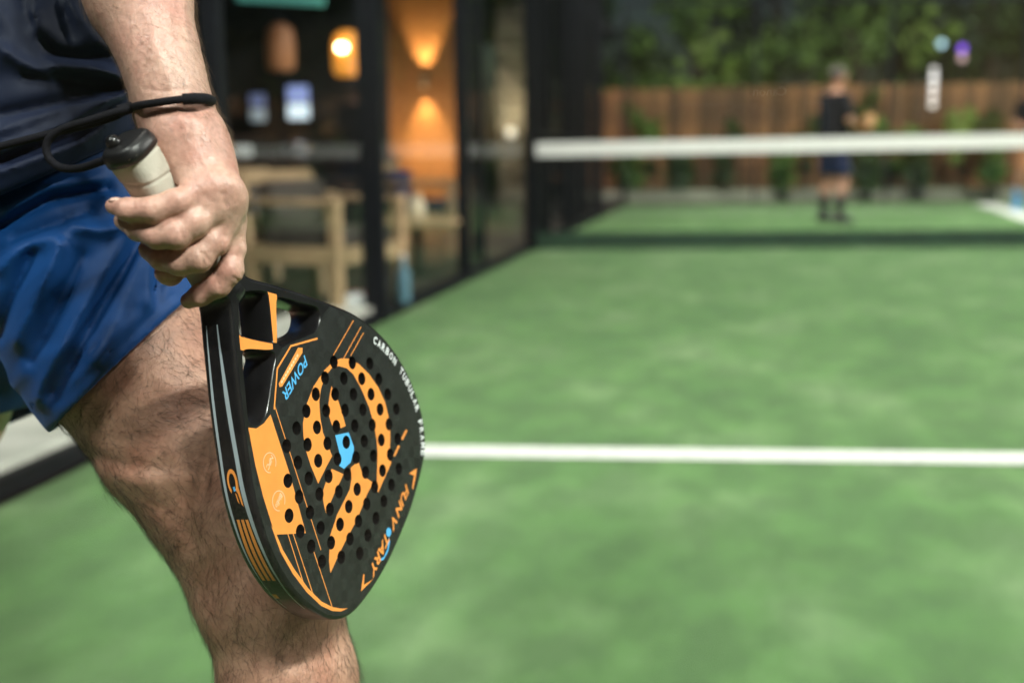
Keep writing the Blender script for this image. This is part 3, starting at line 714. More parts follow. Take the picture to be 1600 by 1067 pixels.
def hand_detail(P):
    x, y = proj_px(P); near = P[:, 2] < .90; o = np.zeros(len(P))
    for ln, w, a in (([(300, 190), (318, 250), (338, 290)], 5, -.0010), ([(312, 190), (338, 250), (358, 290)], 5, -.0010), ([(288, 190), (300, 240), (310, 280)], 6, -.0006), ([(322, 200), (352, 262), (370, 296)], 4, -.0008),
                     ([(240, 60), (262, 120), (282, 185)], 7, -.0010), ([(288, 10), (292, 80), (300, 140)], 6, -.0008), ([(225, 20), (240, 50), (235, 90)], 4, -.0006),
                     ([(252, 287), (266, 292), (284, 291)], 2.0, .0016), ([(322, 306), (330, 318), (322, 330)], 5, .0012), ([(348, 304), (352, 318)], 4, .0012),
                     ([(318, 396), (326, 408)], 1.6, .0009), ([(312, 392), (318, 412)], 1.6, .0009), ([(280, 356), (286, 372)], 1.6, .0008), ([(372, 418), (378, 430)], 1.6, .0009), ([(362, 432), (372, 438)], 1.6, .0009),
                     ([(238, 312), (240, 326)], 1.6, .0007), ([(208, 314), (210, 326)], 1.5, .0006), ([(340, 440), (344, 452)], 1.6, .0007), ([(350, 370), (342, 402), (333, 428)], 4, .0015),
                     ([(224, 140), (262, 143), (300, 140)], 2.2, .0006), ([(228, 172), (262, 176), (312, 172)], 2.2, .0005)):
        o += a * ridge(x, y, ln, w)
    o += .0005 * hash_noise(P, 60, 1) + .0004 * hash_noise(P, 190, 2)
    return np.where(near, o, 0)
H.band(hand_detail, .012)
armV, armF = H.nets(2)
del H
# legs, 2.6 mm cells
lo = np.minimum(c3(-120, 200, 1.0), c3(-120, 200, 1.3)); hi = np.maximum(c3(800, 1640, 1.3), c3(800, 1640, 1.0)); lo[2], hi[2] = .93, 1.30
Lg = Field(lo, hi, .0028)
chain(Lg, [(-15, 300, 1.15, .100), (198, 556, 1.115, .081), (320, 700, 1.10, .070), (400, 785, 1.095, .060)], .03, True)
chain(Lg, [(250, 690, 1.105, .060), (345, 800, 1.10, .056), (392, 900, 1.10, .058)], .03, True)               # hamstring into calf
chain(Lg, [(405, 790, 1.095, .060), (428, 935, 1.095, .0585), (449, 1065, 1.10, .0605), (486, 1230, 1.115, .048), (540, 1420, 1.13, .037), (560, 1500, 1.13, .036)], .03, True)
Lg.ball(c3(478, 760, 1.075), (.042, .05, .045), .03); Lg.ball(c3(462, 850, 1.075), .04, .03)
chain(Lg, [(548, 1545, 1.135, .034), (660, 1560, 1.12, .032), (760, 1585, 1.11, .022)], .03, True)
def leg_detail(P):
    x, y = proj_px(P); o = np.zeros(len(P))
    for ln, w, a in (([(150, 712), (205, 728), (262, 730)], 9, .0030), ([(190, 745), (240, 752), (290, 745)], 14, -.0025), ([(230, 690), (300, 640)], 18, .0018), ([(190, 640), (290, 560)], 22, -.0020),
                     ([(330, 880), (355, 980), (372, 1067)], 16, .0022), ([(260, 790), (310, 850)], 10, .0015), ([(410, 930), (440, 1067)], 20, -.0018)):
        o += a * ridge(x, y, ln, w)
    return o + .0022 * hash_noise(P, 26, 3) + .0010 * hash_noise(P, 80, 4)
Lg.band(leg_detail, .02)
legV, legF = Lg.nets(2)
del Lg
# rest of the body (torso, head, other limbs), 8 mm cells, mostly above and left of the frame
lo = np.array([-1.45, -1.0, .90]); hi = np.array([.05, .75, 1.95])
Bd = Field(lo, hi, .0085)
for d_ in (1.12, 1.28):
    chain(Bd, [(60, 250, d_, .105), (65, 100, d_, .098), (25, -250, d_, .105), (-10, -560, d_, .10), (0, -700, d_, .06)], .05, True)
chain(Bd, [(20, -700, 1.2, .055), (60, -850, 1.2, .055)], .03, True)
Bd.ball(c3(75, -960, 1.2), (.095, .125, .078), .03); Bd.ball(c3(205, -940, 1.2), (.022, .026, .018), .02)
chain(Bd, [(-5, -690, 1.08, .06), (50, -480, 1.0, .052), (88, -300, .945, .044), (160, -150, .925, .040)], .03, True)
chain(Bd, [(-5, -690, 1.32, .06), (150, -480, 1.45, .050), (200, -260, 1.52, .042), (420, -330, 1.48, .034), (520, -350, 1.45, .03)], .03, True)
chain(Bd, [(50, 280, 1.28, .10), (-115, 640, 1.37, .080), (-270, 960, 1.42, .058), (-380, 1025, 1.48, .056), (-560, 1110, 1.60, .036), (-510, 1165, 1.60, .034), (-400, 1180, 1.56, .026)], .04, True)
bodV, bodF = Bd.nets(2)
del Bd
player = tag(empty('person', tuple(on_ground(540, 1600, 0))), 'person in navy shirt and blue shorts seen from hip to shin, holding the racket low', 'person')
pinv = np.array(player.location)
def wl_(V): return to_world(V) - pinv
nv = 0; VV, FF, MI = [], [], []
for V_, F_, k_ in ((armV, armF, 0), (legV, legF, 1), (bodV, bodF, 0)):
    VV.append(wl_(V_)); FF.append(F_ + nv); MI.append(np.full(len(F_), k_)); nv += len(V_)
body = np_mesh('body', np.vstack(VV), np.vstack(FF), [M_ARM, M_LEG], player)
body.data.polygons.foreach_set('material_index', np.concatenate(MI).astype(np.int32))
# fingernails
def nail(c, r, name='fingernail'):
    f = Field(c - .02, c + .02, .0009); f.ball(c, r); V_, F_ = f.nets(1); return np_mesh(name, wl_(V_), F_, [M_NAIL], player)
nail(c3(182.5, 314.2, .8385), (.0060, .0027, .0050))

# shorts
def fold(lines, gain=1.0):
    def fn(P):
        x, y = proj_px(P); o = np.zeros(len(P))
        for ln, w, a in lines: o -= a * gain * .001 * ridge(x, y, ln, w * .85)
        return o
    return fn
lo = np.minimum(c3(-340, 120, 1.5), c3(-340, 120, 1.0)); hi = np.maximum(c3(330, 740, 1.5), c3(330, 740, 1.0)); lo[2], hi[2] = .95, 1.55
Sh = Field(lo, hi, .0030)
for d_ in (1.13, 1.27): chain(Sh, [(66, 170, d_, .112), (66, 230, d_, .122)], .04, True)
chain(Sh, [(72, 250, 1.135, .126), (150, 440, 1.12, .104), (198, 562, 1.11, .089), (252, 648, 1.105, .084)], .03, True)
chain(Sh, [(50, 260, 1.28, .125), (-80, 600, 1.36, .110), (-120, 720, 1.38, .11)], .03, True)
hem_a, hem_b = c3(100, 652, 1.05), c3(292, 470, 1.08); hem_c = c3(205, 572, 1.30)
hn = np.cross(hem_b - hem_a, hem_c - hem_a); hn = hn if hn @ (c3(400, 800, 1.1) - hem_a) > 0 else -hn; hn = hn / np.linalg.norm(hn)
sl, g_ = Sh.grid(Sh.lo, Sh.lo + Sh.n * Sh.h)
dist_r = sum((g_[i] - hem_a[i]) * hn[i] for i in range(3)); 
ln_n = np.array([.33, .94, 0.0]); dist_l = sum((g_[i] - c3(62, 634, 1.36)[i]) * ln_n[i] for i in range(3))
px_g = CX + FPX * g_[0] / g_[2]
right_side = (g_[2] < 1.225)
cutd = np.where(np.broadcast_to(right_side, Sh.d.shape), np.broadcast_to(dist_r, Sh.d.shape), np.broadcast_to(dist_l, Sh.d.shape)).astype(np.float32)
Sh.band(fold([([(0, 355), (79, 311), (169, 296)], 8, -7), ([(8, 327), (71, 294), (157, 278)], 10, 5), ([(114, 355), (157, 361), (200, 351)], 9, 6), ([(24, 370), (98, 347), (138, 327)], 9, -4),
              ([(205, 355), (157, 437), (118, 504), (67, 595), (58, 625)], 8, 5), ([(220, 378), (177, 449), (140, 516), (85, 615)], 10, -6), ([(226, 382), (213, 437), (185, 500), (150, 560)], 10, 4),
              ([(94, 382), (67, 445), (24, 532)], 12, 8), ([(51, 398), (16, 477), (0, 524)], 11, -7), ([(130, 400), (90, 485), (51, 563)], 10, -5), ([(236, 400), (228, 469)], 9, 5), ([(250, 400), (245, 470)], 7, -5),
              ([(160, 300), (200, 330), (240, 335)], 9, 4), ([(180, 320), (215, 350)], 6, -4), ([(20, 600), (60, 560), (120, 540)], 16, 3), ([(0, 420), (30, 390), (80, 372)], 9, 4), ([(120, 590), (190, 520), (240, 470)], 12, 3), ([(100, 625), (180, 545), (270, 462)], 3, -1.2)], 1.5), .03)
Sh.band(lambda P: .004 * hash_noise(P, 12, 6), .03)
Sh.d = np.maximum(np.maximum(Sh.d, cutd), -np.where(cutd < -.03, np.float32(1), Sh.d + .0075))      # open hems, 3 cm deep
V_, F_ = Sh.nets(2); del Sh
def satin(name, col, col2, rough, sheen=.3, spec=.5):
    m, N, L, B = new_mat(name); tc = N.new('ShaderNodeTexCoord')
    nz = N.new('ShaderNodeTexNoise'); nz.inputs['Scale'].default_value = 9; nz.inputs['Detail'].default_value = 3; L.new(tc.outputs['Object'], nz.inputs[0])
    r = N.new('ShaderNodeValToRGB'); r.color_ramp.elements[0].color = (*col, 1); r.color_ramp.elements[1].color = (*col2, 1); L.new(nz.outputs[0], r.inputs[0]); L.new(r.outputs[0], B.inputs['Base Color'])
    B.inputs['Roughness'].default_value = rough; B.inputs['Sheen Weight'].default_value = sheen; B.inputs['Sheen Roughness'].default_value = .35; B.inputs['Sheen Tint'].default_value = (*[min(1, c * 4 + .1) for c in col2], 1)
    B.inputs['Specular IOR Level'].default_value = spec
    w = N.new('ShaderNodeTexNoise'); w.inputs['Scale'].default_value = 1400; w.inputs['Detail'].default_value = 2; L.new(tc.outputs['Object'], w.inputs[0])
    bp = N.new('ShaderNodeBump'); bp.inputs['Strength'].default_value = .6; bp.inputs['Distance'].default_value = .0006; L.new(w.outputs[0], bp.inputs['Height']); L.new(bp.outputs[0], B.inputs['Normal'])
    return m
M_SHORT = satin('blue_satin_fabric', (.0025, .032, .125), (.004, .060, .235), .52, .3, .28)
M_SHIRT = satin('navy_jersey_fabric', (.004, .008, .024), (.008, .015, .046), .6, .3, .25)
np_mesh('shorts', wl_(V_), F_, [M_SHORT], player)
# shirt
lo = np.array([-.90, -.95, .90]); hi = np.array([-.22, .0, 1.50])
St = Field(lo, hi, .0036)
for d_ in (1.115, 1.285): chain(St, [(66, 290, d_, .136), (66, 150, d_, .128), (40, -100, d_, .124), (20, -300, d_, .126), (-10, -580, d_, .115), (0, -690, d_, .08)], .05, True)
chain(St, [(-5, -690, 1.08, .074), (45, -500, 1.01, .068)], .03, True); chain(St, [(-5, -690, 1.32, .074), (130, -510, 1.43, .066)], .03, True)
hl = c3(0, 306, 1.0), c3(205, 218, 1.0), c3(100, 250, 1.4); sn = np.cross(hl[1] - hl[0], hl[2] - hl[0]); sn = sn if sn[1] > 0 else -sn; sn = sn / np.linalg.norm(sn)
_, g_ = St.grid(St.lo, St.lo + St.n * St.h); cutd = np.broadcast_to(sum((g_[i] - hl[0][i]) * sn[i] for i in range(3)), St.d.shape).astype(np.float32)
St.band(fold([([(64, 60), (83, 84), (127, 90), (178, 88)], 7, -9), ([(50, 20), (66, 60)], 14, 7), ([(83, 101), (153, 107), (200, 128)], 9, 7), ([(0, 76), (41, 103), (75, 118)], 10, 7), ([(40, 120), (120, 128), (190, 140)], 8, -6),
              ([(32, -40), (38, 10), (48, 40)], 6, -6), ([(105, 0), (143, 55), (175, 82)], 10, 5), ([(210, 138), (120, 186), (0, 236)], 8, 7), ([(210, 150), (120, 205), (0, 256)], 7, -7), ([(210, 152), (130, 222), (0, 268)], 7, 6),
              ([(200, 132), (100, 160), (0, 180)], 8, -6), ([(190, 150), (90, 172), (0, 205)], 8, 5), ([(0, 20), (20, 60), (0, 100)], 10, 4), ([(150, 110), (185, 118), (210, 135)], 5, 4), ([(70, -60), (95, 0), (110, 60)], 8, -4)], 1.4), .03)
St.band(lambda P: .004 * hash_noise(P, 12, 9), .03)
St.d = -Field.smin(-St.d, -cutd, .012)
V_, F_ = St.nets(2); del St
np_mesh('shirt', wl_(V_), F_, [M_SHIRT], player)
# shoes and head hair, out of frame
f = Field(c3(480, 1480, 1.0) - .1, c3(900, 1700, 1.3) + .1, .006)
chain(f, [(545, 1545, 1.135, .044), (660, 1580, 1.12, .042), (780, 1605, 1.105, .03)], .03, True); V_, F_ = f.nets(1); M_WSHOE = mat('white_shoe', (.6, .6, .6), .5); np_mesh('shoe', wl_(V_), F_, [M_WSHOE], player)
f = Field(np.array([-1.36, .40, 1.40]), np.array([-.95, .66, 1.72]), .006); chain(f, [(-560, 1150, 1.60, .042), (-500, 1175, 1.595, .042), (-400, 1195, 1.56, .032)], .03, True); V_, F_ = f.nets(1); np_mesh('shoe', wl_(V_), F_, [M_WSHOE], player)
f = Field(np.array([-.75, -1.1, 1.0]), np.array([-.30, -.75, 1.42]), .007); f.ball(c3(62, -985, 1.2), (.105, .125, .09)); f.cut(c3(120, -930, 1.2), np.array([.8, .6, 0])); V_, F_ = f.nets(1)
np_mesh('hair', wl_(V_), F_, [mat('dark_hair', (.03, .02, .015), .6, .4, 80, .6, 300)], player)

# body hair, strand by strand
def normals(V, F):
    n = np.cross(V[F[:, 2]] - V[F[:, 0]], V[F[:, 3]] - V[F[:, 1]]); out = np.zeros_like(V)
    for k in range(4): np.add.at(out, F[:, k], n)
    return out / (np.linalg.norm(out, axis=1)[:, None] + 1e-12)
def strands(name, V, F, sel, n, length, r, flow, lift, m, seed, curl=.5):
    g = np.random.default_rng(seed); Nn = normals(V, F); idx = np.nonzero(sel)[0]; pick = g.choice(idx, n)
    p = V[pick] + g.normal(0, .0008, (n, 3)); nn = Nn[pick]
    t = np.asarray(flow(V[pick])) + g.normal(0, .42, (n, 3)); t -= nn * np.sum(t * nn, 1)[:, None]; t /= np.linalg.norm(t, axis=1)[:, None]
    b_ = np.cross(nn, t); L_ = length * g.uniform(.45, 1.25, n)[:, None]; bend = g.normal(0, curl, n)[:, None]; seg = 5; rings = []
    for i in range(seg + 1):
        u = i / seg
        c = p + t * L_ * u + nn * (L_ * lift * (u - .55 * u * u) - .0003) + b_ * bend * L_ * u * u
        w = r * (1 - .75 * u)
        rings.append([c + nn * w, c - nn * w * .5 + b_ * w * .87, c - nn * w * .5 - b_ * w * .87])
    R_ = np.array(rings).transpose(2, 0, 1, 3).reshape(n, -1, 3); Fl = []
    base = np.arange(n)[:, None] * (3 * (seg + 1))
    for i in range(seg):
        for k in range(3): Fl.append(np.stack([base[:, 0] + i * 3 + k, base[:, 0] + i * 3 + (k + 1) % 3, base[:, 0] + (i + 1) * 3 + (k + 1) % 3, base[:, 0] + (i + 1) * 3 + k], -1))
    o = np_mesh(name, wl_(R_.reshape(-1, 3)), np.vstack(Fl), [m], player); o['kind'] = 'stuff'; return o
lx, ly = proj_px(legV)
def leg_flow(P):
    x, y = proj_px(P); low = np.clip((y - 820) / 80, 0, 1)[:, None]
    a = np.array([.35, .55, 0]); b_ = np.array([.06, 1.0, 0]); w = np.sin(x * .021 + y * .013)[:, None] * np.array([[.8, -.35, .25]]) + np.sin(x * .05 - y * .034)[:, None] * np.array([[.35, .3, -.3]])
    return a * (1 - low) + b_ * low + w * (1 - .75 * low)
strands('leg_hair', legV, legF, (ly > 440) & (ly < 1200) & ((lx - 100) * .72 + (ly - 652) * .70 > -40), 9500, .022, .00013, leg_flow, .22, M_HAIR, 5, .65)
ax_, ay_ = proj_px(armV)
strands('arm_hair', armV, armF, (ay_ < 225) & (ay_ > -60), 3600, .0135, .00006, lambda P: np.tile([[.55, .75, .05]], (len(P), 1)), .35, M_AHAIR, 6, .4)
strands('hand_hair', armV, armF, (ay_ > 225) & (ay_ < 440) & (ax_ > 345), 260, .007, .00005, lambda P: np.tile([[.2, .9, .0]], (len(P), 1)), .35, M_AHAIR, 8, .4)

# ------------------------------------------------------------------ terrace beside the court
M_DARKW = mat('charcoal_wall', (.022, .022, .026), .8, .3, 4, .3, 40)
M_WOOD = mat('warm_timber', (.30, .150, .062), .55, .35, 5, .3, 40, stretch=(1, 1, 9))
M_PALEW = mat('pale_oak', (.40, .265, .155), .5, .25, 8, .25, 60, stretch=(1, 1, 5))
M_STONE = mat('pale_stone', (.42, .36, .27), .85, .35, 7, .5, 18, col2=(.12, .11, .08))
M_BULB = emit('warm_bulb', (1, .72, .36), 26.0)
M_CUSH = mat('brown_cushion', (.055, .043, .038), .85, .2, 20, .3, 150)
M_NAVY = mat('navy_cushion', (.012, .020, .085), .8, .2, 20, .3, 150)
M_WHITE = mat('white_plastic', (.70, .72, .74), .4, .06)
def warm_light(name, loc, col, watts, parent, kind='POINT', **kw):
    ld = bpy.data.lights.new(name, kind); ld.energy = watts; ld.color = col; ld.shadow_soft_size = kw.get('size', .03)
    o = bpy.data.objects.new(name, ld); COL.objects.link(o); o.parent = parent; o.location = loc
    if kind == 'SPOT': ld.spot_size = kw['angle']; ld.spot_blend = kw.get('blend', .4); o.rotation_euler = kw['rot']
    return o
# terrace back wall, end wall and roof
bw = tag(empty('terrace_building', (-6, 11, 0)), 'dark single-storey bar building with flat roof beyond the left fence', 'building')
MB().box((-1.6, 0, 1.5), (.2, 22, 3.0)).build('wall', M_DARKW, bw)
eL, eR = on_y(300, 200, 11.4)[0], on_y(606, 200, 11.4)[0]
MB().box(((-7.5 + eR) / 2 + 6, .4, 1.5), (eR + 7.5, .16, 3.0)).build('wall', M_DARKW, bw)
MB().box((1.1, -.5, 2.86), (5.2, 21, .2)).build('roof', M_DARKW, bw)
# timber pier with an up-and-down wall lamp
def at_y(x, y, Y): return Vector(on_y(x, y, Y))
PY = 13.0
xl, xr = at_y(609, 300, PY).x, at_y(722, 300, PY).x
pier = tag(empty('timber_pier', ((xl + xr) / 2, PY + .3, 0)), 'wide timber-clad pier glowing orange under the wall lamp', 'pier')
MB().box((0, .02, 1.4), (xr - xl - .03, .52, 2.8)).build('core', M_DARKW, pier)
bh = .14; proto = None
for k in range(19):
    o = None
    if proto is None:
        o = MB().box((0, 0, 0), (xr - xl, .03, bh - .008), 0, .004).build('board', M_WOOD, pier); proto = o
    else:
        o = proto.copy(); COL.objects.link(o); o.parent = pier
    o.location = (0, -.26, .08 + bh * (k + .5))
lampz = at_y(665, 130, PY).z; lampx = at_y(665, 130, PY).x
wl_lamp = tag(empty('wall_lamp', (lampx, PY - .02, lampz)), 'small dark up-and-down wall lamp on the timber pier', 'wall lamp')
MB().lathe((0, -.07, -.035), [(.04, 0), (.045, .002), (.045, .068), (.04, .07)], 16).build('body', M_STEEL, wl_lamp)
MB().box((0, -.02, 0), (.06, .045, .05)).build('bracket', M_STEEL, wl_lamp)
for s_ in (1, -1):
    MB().lathe((0, -.07, .036 * s_), [(.034, 0), (.034, .003 * s_)], 14).build('lens', emit('lens_glow', (1, .7, .36), 3.0), wl_lamp)
    if s_ < 0: warm_light('added_pier_fill', (0, -.55, -.75), (1, .55, .22), 42, wl_lamp, size=.12)  # added light without a fitting, brightens the lower boards
    warm_light('lamp_beam', (0, -.075, .05 * s_), (1, .60, .24), 120 if s_ > 0 else 85, wl_lamp, 'SPOT', angle=math.radians(60), blend=.6, rot=(math.radians(180 - 9) if s_ > 0 else math.radians(9), 0, 0), size=.02)
# stone column further on, with a white globe lamp on its side
SY = 14.2; sx0, sx1 = at_y(774, 300, SY).x, at_y(832, 300, SY).x
colm = tag(empty('stone_column', ((sx0 + sx1) / 2, SY + .2, 0)), 'rough pale stone column beside the dark fence posts', 'column')
zz = 0.0; k = 0
while zz < 2.75:
    hh_ = random.uniform(.16, .3); w_ = (sx1 - sx0) * random.uniform(.9, 1.04)
    MB().box((random.uniform(-.02, .02), random.uniform(-.015, .015), zz + hh_ / 2), (w_, .4, hh_ - .012), random.uniform(-.03, .03), .03).build('stone', M_STONE, colm); zz += hh_
g_ = at_y(800, 208, SY)
gl = tag(empty('globe_lamp', (g_.x, SY - .08, g_.z)), 'small white globe lamp on the stone column', 'lamp')
MB().lathe((0, 0, 0), [(.01, -.06), (.045, -.045), (.06, 0), (.045, .045), (.01, .06)], 16).build('globe', emit('soft_globe', (1, .92, .8), .7), gl)
MB().bar((0, 0, 0), (0, .1, 0), .02, .02).build('arm', M_STEEL, gl); warm_light('globe_light', (0, -.22, .25), (1, .82, .58), 9, gl, size=.06)
# bar counter with things on it
CYb = 9.0; bl, br = at_y(330, 252, CYb), at_y(596, 252, CYb)
bar_ = tag(empty('bar_counter', ((bl.x + br.x) / 2, CYb, 0)), 'long dark bar counter with a pale top edge behind the chairs', 'counter')
MB().box((0, .22, .40), (br.x - bl.x - .06, .4, .74)).build('front', M_DARKW, bar_)
MB().box((0, .2, bl.z - .005), (br.x - bl.x, .55, .06), 0, .01).build('counter_top', mat('mauve_grey_stone', (.05, .045, .05), .35, .2, 15), bar_)
def put(px, py, Y): p = at_y(px, py, Y); return p
nb = put(374, 242, CYb + .1)
tag(MB().box((nb.x, nb.y, bl.z + .075), (.20, .16, .10), .2, .03).build('napkin_box', M_WHITE), 'white box on the left end of the bar counter', 'box')
# bright drinks fridges in the back
def fridge(px, py, w, h, strength, label, Y=11.2):
    p = put(px, py, Y); o = tag(empty('drinks_fridge', (p.x, Y, p.z)), label, 'fridge')
    MB().box((0, .04, 0), (w + .08, .07, h + .08), 0, .01).build('case', M_STEEL, o)
    MB().box((0, -.002, h * .22), (w, .012, h * .5)).build('lit_glass', emit('fridge_glow_blue', (.42, .50, 1.0), strength * .55), o)
    MB().box((0, -.002, -h * .26), (w, .012, h * .46)).build('lit_glass', emit('fridge_glow_white', (.78, .88, 1.0), strength), o)
    MB().box((0, -.012, -h * .02), (w, .012, .02)).build('shelf', M_STEEL, o)
    return o
fridge(466, 160, .22, .34, 1.15, 'brightest of the glowing drinks fridges behind the bar')
fridge(403, 168, .16, .28, .25, 'dim bluish drinks fridge left of the bright one')
fl = put(466, 215, CYb + .3)
tag(MB().lathe((fl.x, CYb + .25, bl.z + .025), [(.10, 0), (.11, .03), (.10, .12), (.06, .15)], 18).build('reflection_bucket', mat('reflection_steel', (.35, .35, .42), .25, .1, metal=1.0)), 'steel bucket shape standing in for the reflection of the bright fridge on the counter', 'reflection stand-in')  # added shape for the gleam of the fridge on the counter
# pendant lanterns
M_AMBER = emit('amber_glass', (1, .36, .05), .75)
def lantern(px, py, Y, w, h, label, k=1.0, m=M_AMBER):
    p = put(px, py, Y); o = tag(empty('pendant_lantern', (p.x, p.y, p.z)), label, 'lantern', 'lanterns hung over the bar')
    MB().lathe((0, 0, -h / 2), [(w * .38, 0), (w * .48, h * .1), (w * .5, h * .6), (w * .42, h * .9), (w * .2, h)], 18).build('shade', m, o)
    MB().lathe((0, 0, h * .5), [(w * .22, 0), (w * .22, .03), (.02, .05)], 14).build('cap', M_STEEL, o)
    MB().tube([(0, 0, h * .5 + .04), (0, 0, 2.76 - p.z)], .006, 6).build('cord', M_STEEL, o)
    if k: MB().lathe((0, -w * .5 - .012, h * .10), [(.005, -.03), (.034, -.02), (.042, 0), (.034, .02), (.005, .03)], 14).build('bulb', M_BULB, o)
    return o
lantern(543, 84, 9.4, .25, .36, 'amber pendant lantern with a bright bulb over the bar')
lantern(438, 75, 9.9, .26, .40, 'dim brown lantern shape in place of faintly lit wood, left of the amber one', 0, emit('lit_wood_glow', (.6, .25, .12), .02))  # glowing shape put in for wood that is faintly lit
# small lamp with red top beside the wrist
lp = put(328, 128, 8.2); tl = tag(empty('table_lamp', (lp.x, 8.2, lp.z)), 'small lamp with a red shade and white stem just right of the wrist', 'lamp')
MB().lathe((0, 0, -.035), [(.02, 0), (.06, .02), (.065, .05), (.03, .085)], 16).build('globe', emit('warm_globe', (1, .78, .42), 2.4), tl)
MB().lathe((0, 0, .045), [(.06, 0), (.045, .03), (.02, .04)], 16).build('shade', emit('red_shade', (1, .08, .03), .8), tl)
MB().lathe((.01, 0, bl.z - lp.z), [(.075, 0), (.07, .1), (.05, lp.z - bl.z - .06), (.02, lp.z - bl.z - .035)], 16).build('stem', mat('white_ceramic', (.62, .60, .52), .4), tl)
# teal fabric valance edge, its lit look put in as glow
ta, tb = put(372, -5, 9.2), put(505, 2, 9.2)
ts = tag(empty('glowing_valance', tuple((ta + tb) / 2)), 'teal fabric valance with added glow high above the bar', 'valance')
MB().bar(ta - (ta + tb) / 2, tb - (ta + tb) / 2, .05, .07).build('valance_glow', emit('teal_glow', (.16, .55, .48), .32), ts)
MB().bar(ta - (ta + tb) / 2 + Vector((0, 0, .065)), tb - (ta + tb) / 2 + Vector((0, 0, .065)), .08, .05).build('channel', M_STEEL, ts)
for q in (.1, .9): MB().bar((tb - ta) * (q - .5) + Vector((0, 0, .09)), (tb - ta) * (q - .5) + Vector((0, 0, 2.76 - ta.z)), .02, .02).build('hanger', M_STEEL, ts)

# wooden armchairs just outside the fence
def armchair(loc, rz, label, cush):
    o = tag(empty('armchair', loc, rz), label, 'armchair', 'wooden armchairs outside the left fence')
    W, D, S, Hh = .56, .56, .35, .70
    for sx in (-1, 1):
        for sy, top in ((-1, .56), (1, Hh)):
            MB().bar((sx * W / 2, sy * D / 2, 0), (sx * W / 2, sy * D / 2 + (.07 if sy > 0 else 0), top), .055, .055).build('leg', M_PALEW, o)
        MB().box((sx * W / 2, 0, .575), (.085, D + .06, .035), 0, .008).build('armrest', M_PALEW, o)
        MB().bar((sx * W / 2, -D / 2, S - .05), (sx * W / 2, D / 2, S - .05), .035, .09).build('side_rail', M_PALEW, o)
    for sy in (-1, 1): MB().bar((-W / 2, sy * D / 2, S - .05), (W / 2, sy * D / 2, S - .05), .035, .09).build('seat_rail', M_PALEW, o)
    for z in (.55, .70): MB().bar((-W / 2, D / 2 + .05, z), (W / 2, D / 2 + .05, z), .03, .07).build('back_slat', M_PALEW, o)
    MB().box((0, -.01, S + .03), (W - .08, D - .06, .11), 0, .035).build('seat_cushion', cush, o)
    MB().box((0, D / 2 - .05, S + .20), (W - .10, .11, .26), 0, .04).build('back_cushion', cush, o)
    return o
g1 = on_ground(505, 492); g2 = on_ground(405, 470); g3 = on_ground(700, 408)
armchair((g1[0], g1[1] + .1, .035), math.radians(72), 'pale wooden armchair with dark brown cushions, nearest the wide fence post', M_CUSH)
armchair((g2[0] - .05, g2[1] + .25, .035), math.radians(60), 'pale wooden armchair with brown cushions, just right of the hand', M_CUSH)
armchair((g3[0] - .25, g3[1] + .3, .035), math.radians(90), 'wooden armchair with dark cushions, right of the low round table', M_NAVY)
# low round table with a jug and a tray
tp = put(652, 343, 7.3); rt = tag(empty('round_table', (tp.x, 7.3, .035)), 'low round wooden table in front of the timber pier', 'table')
th = tp.z - .035
MB().lathe((0, 0, th - .035), [(.27, 0), (.285, .012), (.285, .03), (.27, .035)], 28).build('table_top', M_PALEW, rt)
MB().lathe((0, 0, 0), [(.18, 0), (.17, .02), (.035, .05), (.03, th - .036)], 18).build('pedestal', M_STEEL, rt)
tag(MB().lathe((tp.x, 7.3, tp.z), [(.05, 0), (.062, .03), (.055, .10), (.03, .14), (.036, .17)], 18).build('jug', mat('cream_ceramic', (.62, .50, .36), .4)), 'small cream jug on the low round table', 'jug')
def bottle(px, py, Y, h, r, m, label):
    p = put(px, py, Y); o = tag(empty('water_bottle', (p.x, Y, .055 if p.x > -2.12 else .035)), label, 'bottle', 'bottles by the foot of the fence')
    MB().lathe((0, 0, 0), [(r * .9, 0), (r, .01), (r, h * .62), (r * .4, h * .82), (r * .36, h * .93)], 16).build('body', m, o)
    MB().lathe((0, 0, h * .93), [(r * .42, 0), (r * .42, h * .07)], 14).build('cap', M_WHITE, o)
    return o
M_PBLUE = mat('pale_blue_plastic', (.10, .20, .26), .3, .1)
bottle(590, 440, 6.6, .24, .036, M_PBLUE, 'pale blue water bottle left of the wide fence post')
bottle(631, 455, 5.95, .26, .036, M_PBLUE, 'pale blue water bottle right of the wide fence post')
bp_ = on_ground(572, 480, .05)
bag = tag(empty('sports_bag', (bp_[0] - .03, bp_[1] - .1, .055)), 'small white and red bag on the kerb by the wide fence post', 'bag')
MB().box((0, 0, .04), (.10, .16, .08), .2, .03).build('body', M_WHITE, bag); MB().box((.0, .075, .04), (.104, .04, .084), .2, .01).build('end_panel', mat('red_fabric', (.45, .04, .03), .6), bag)

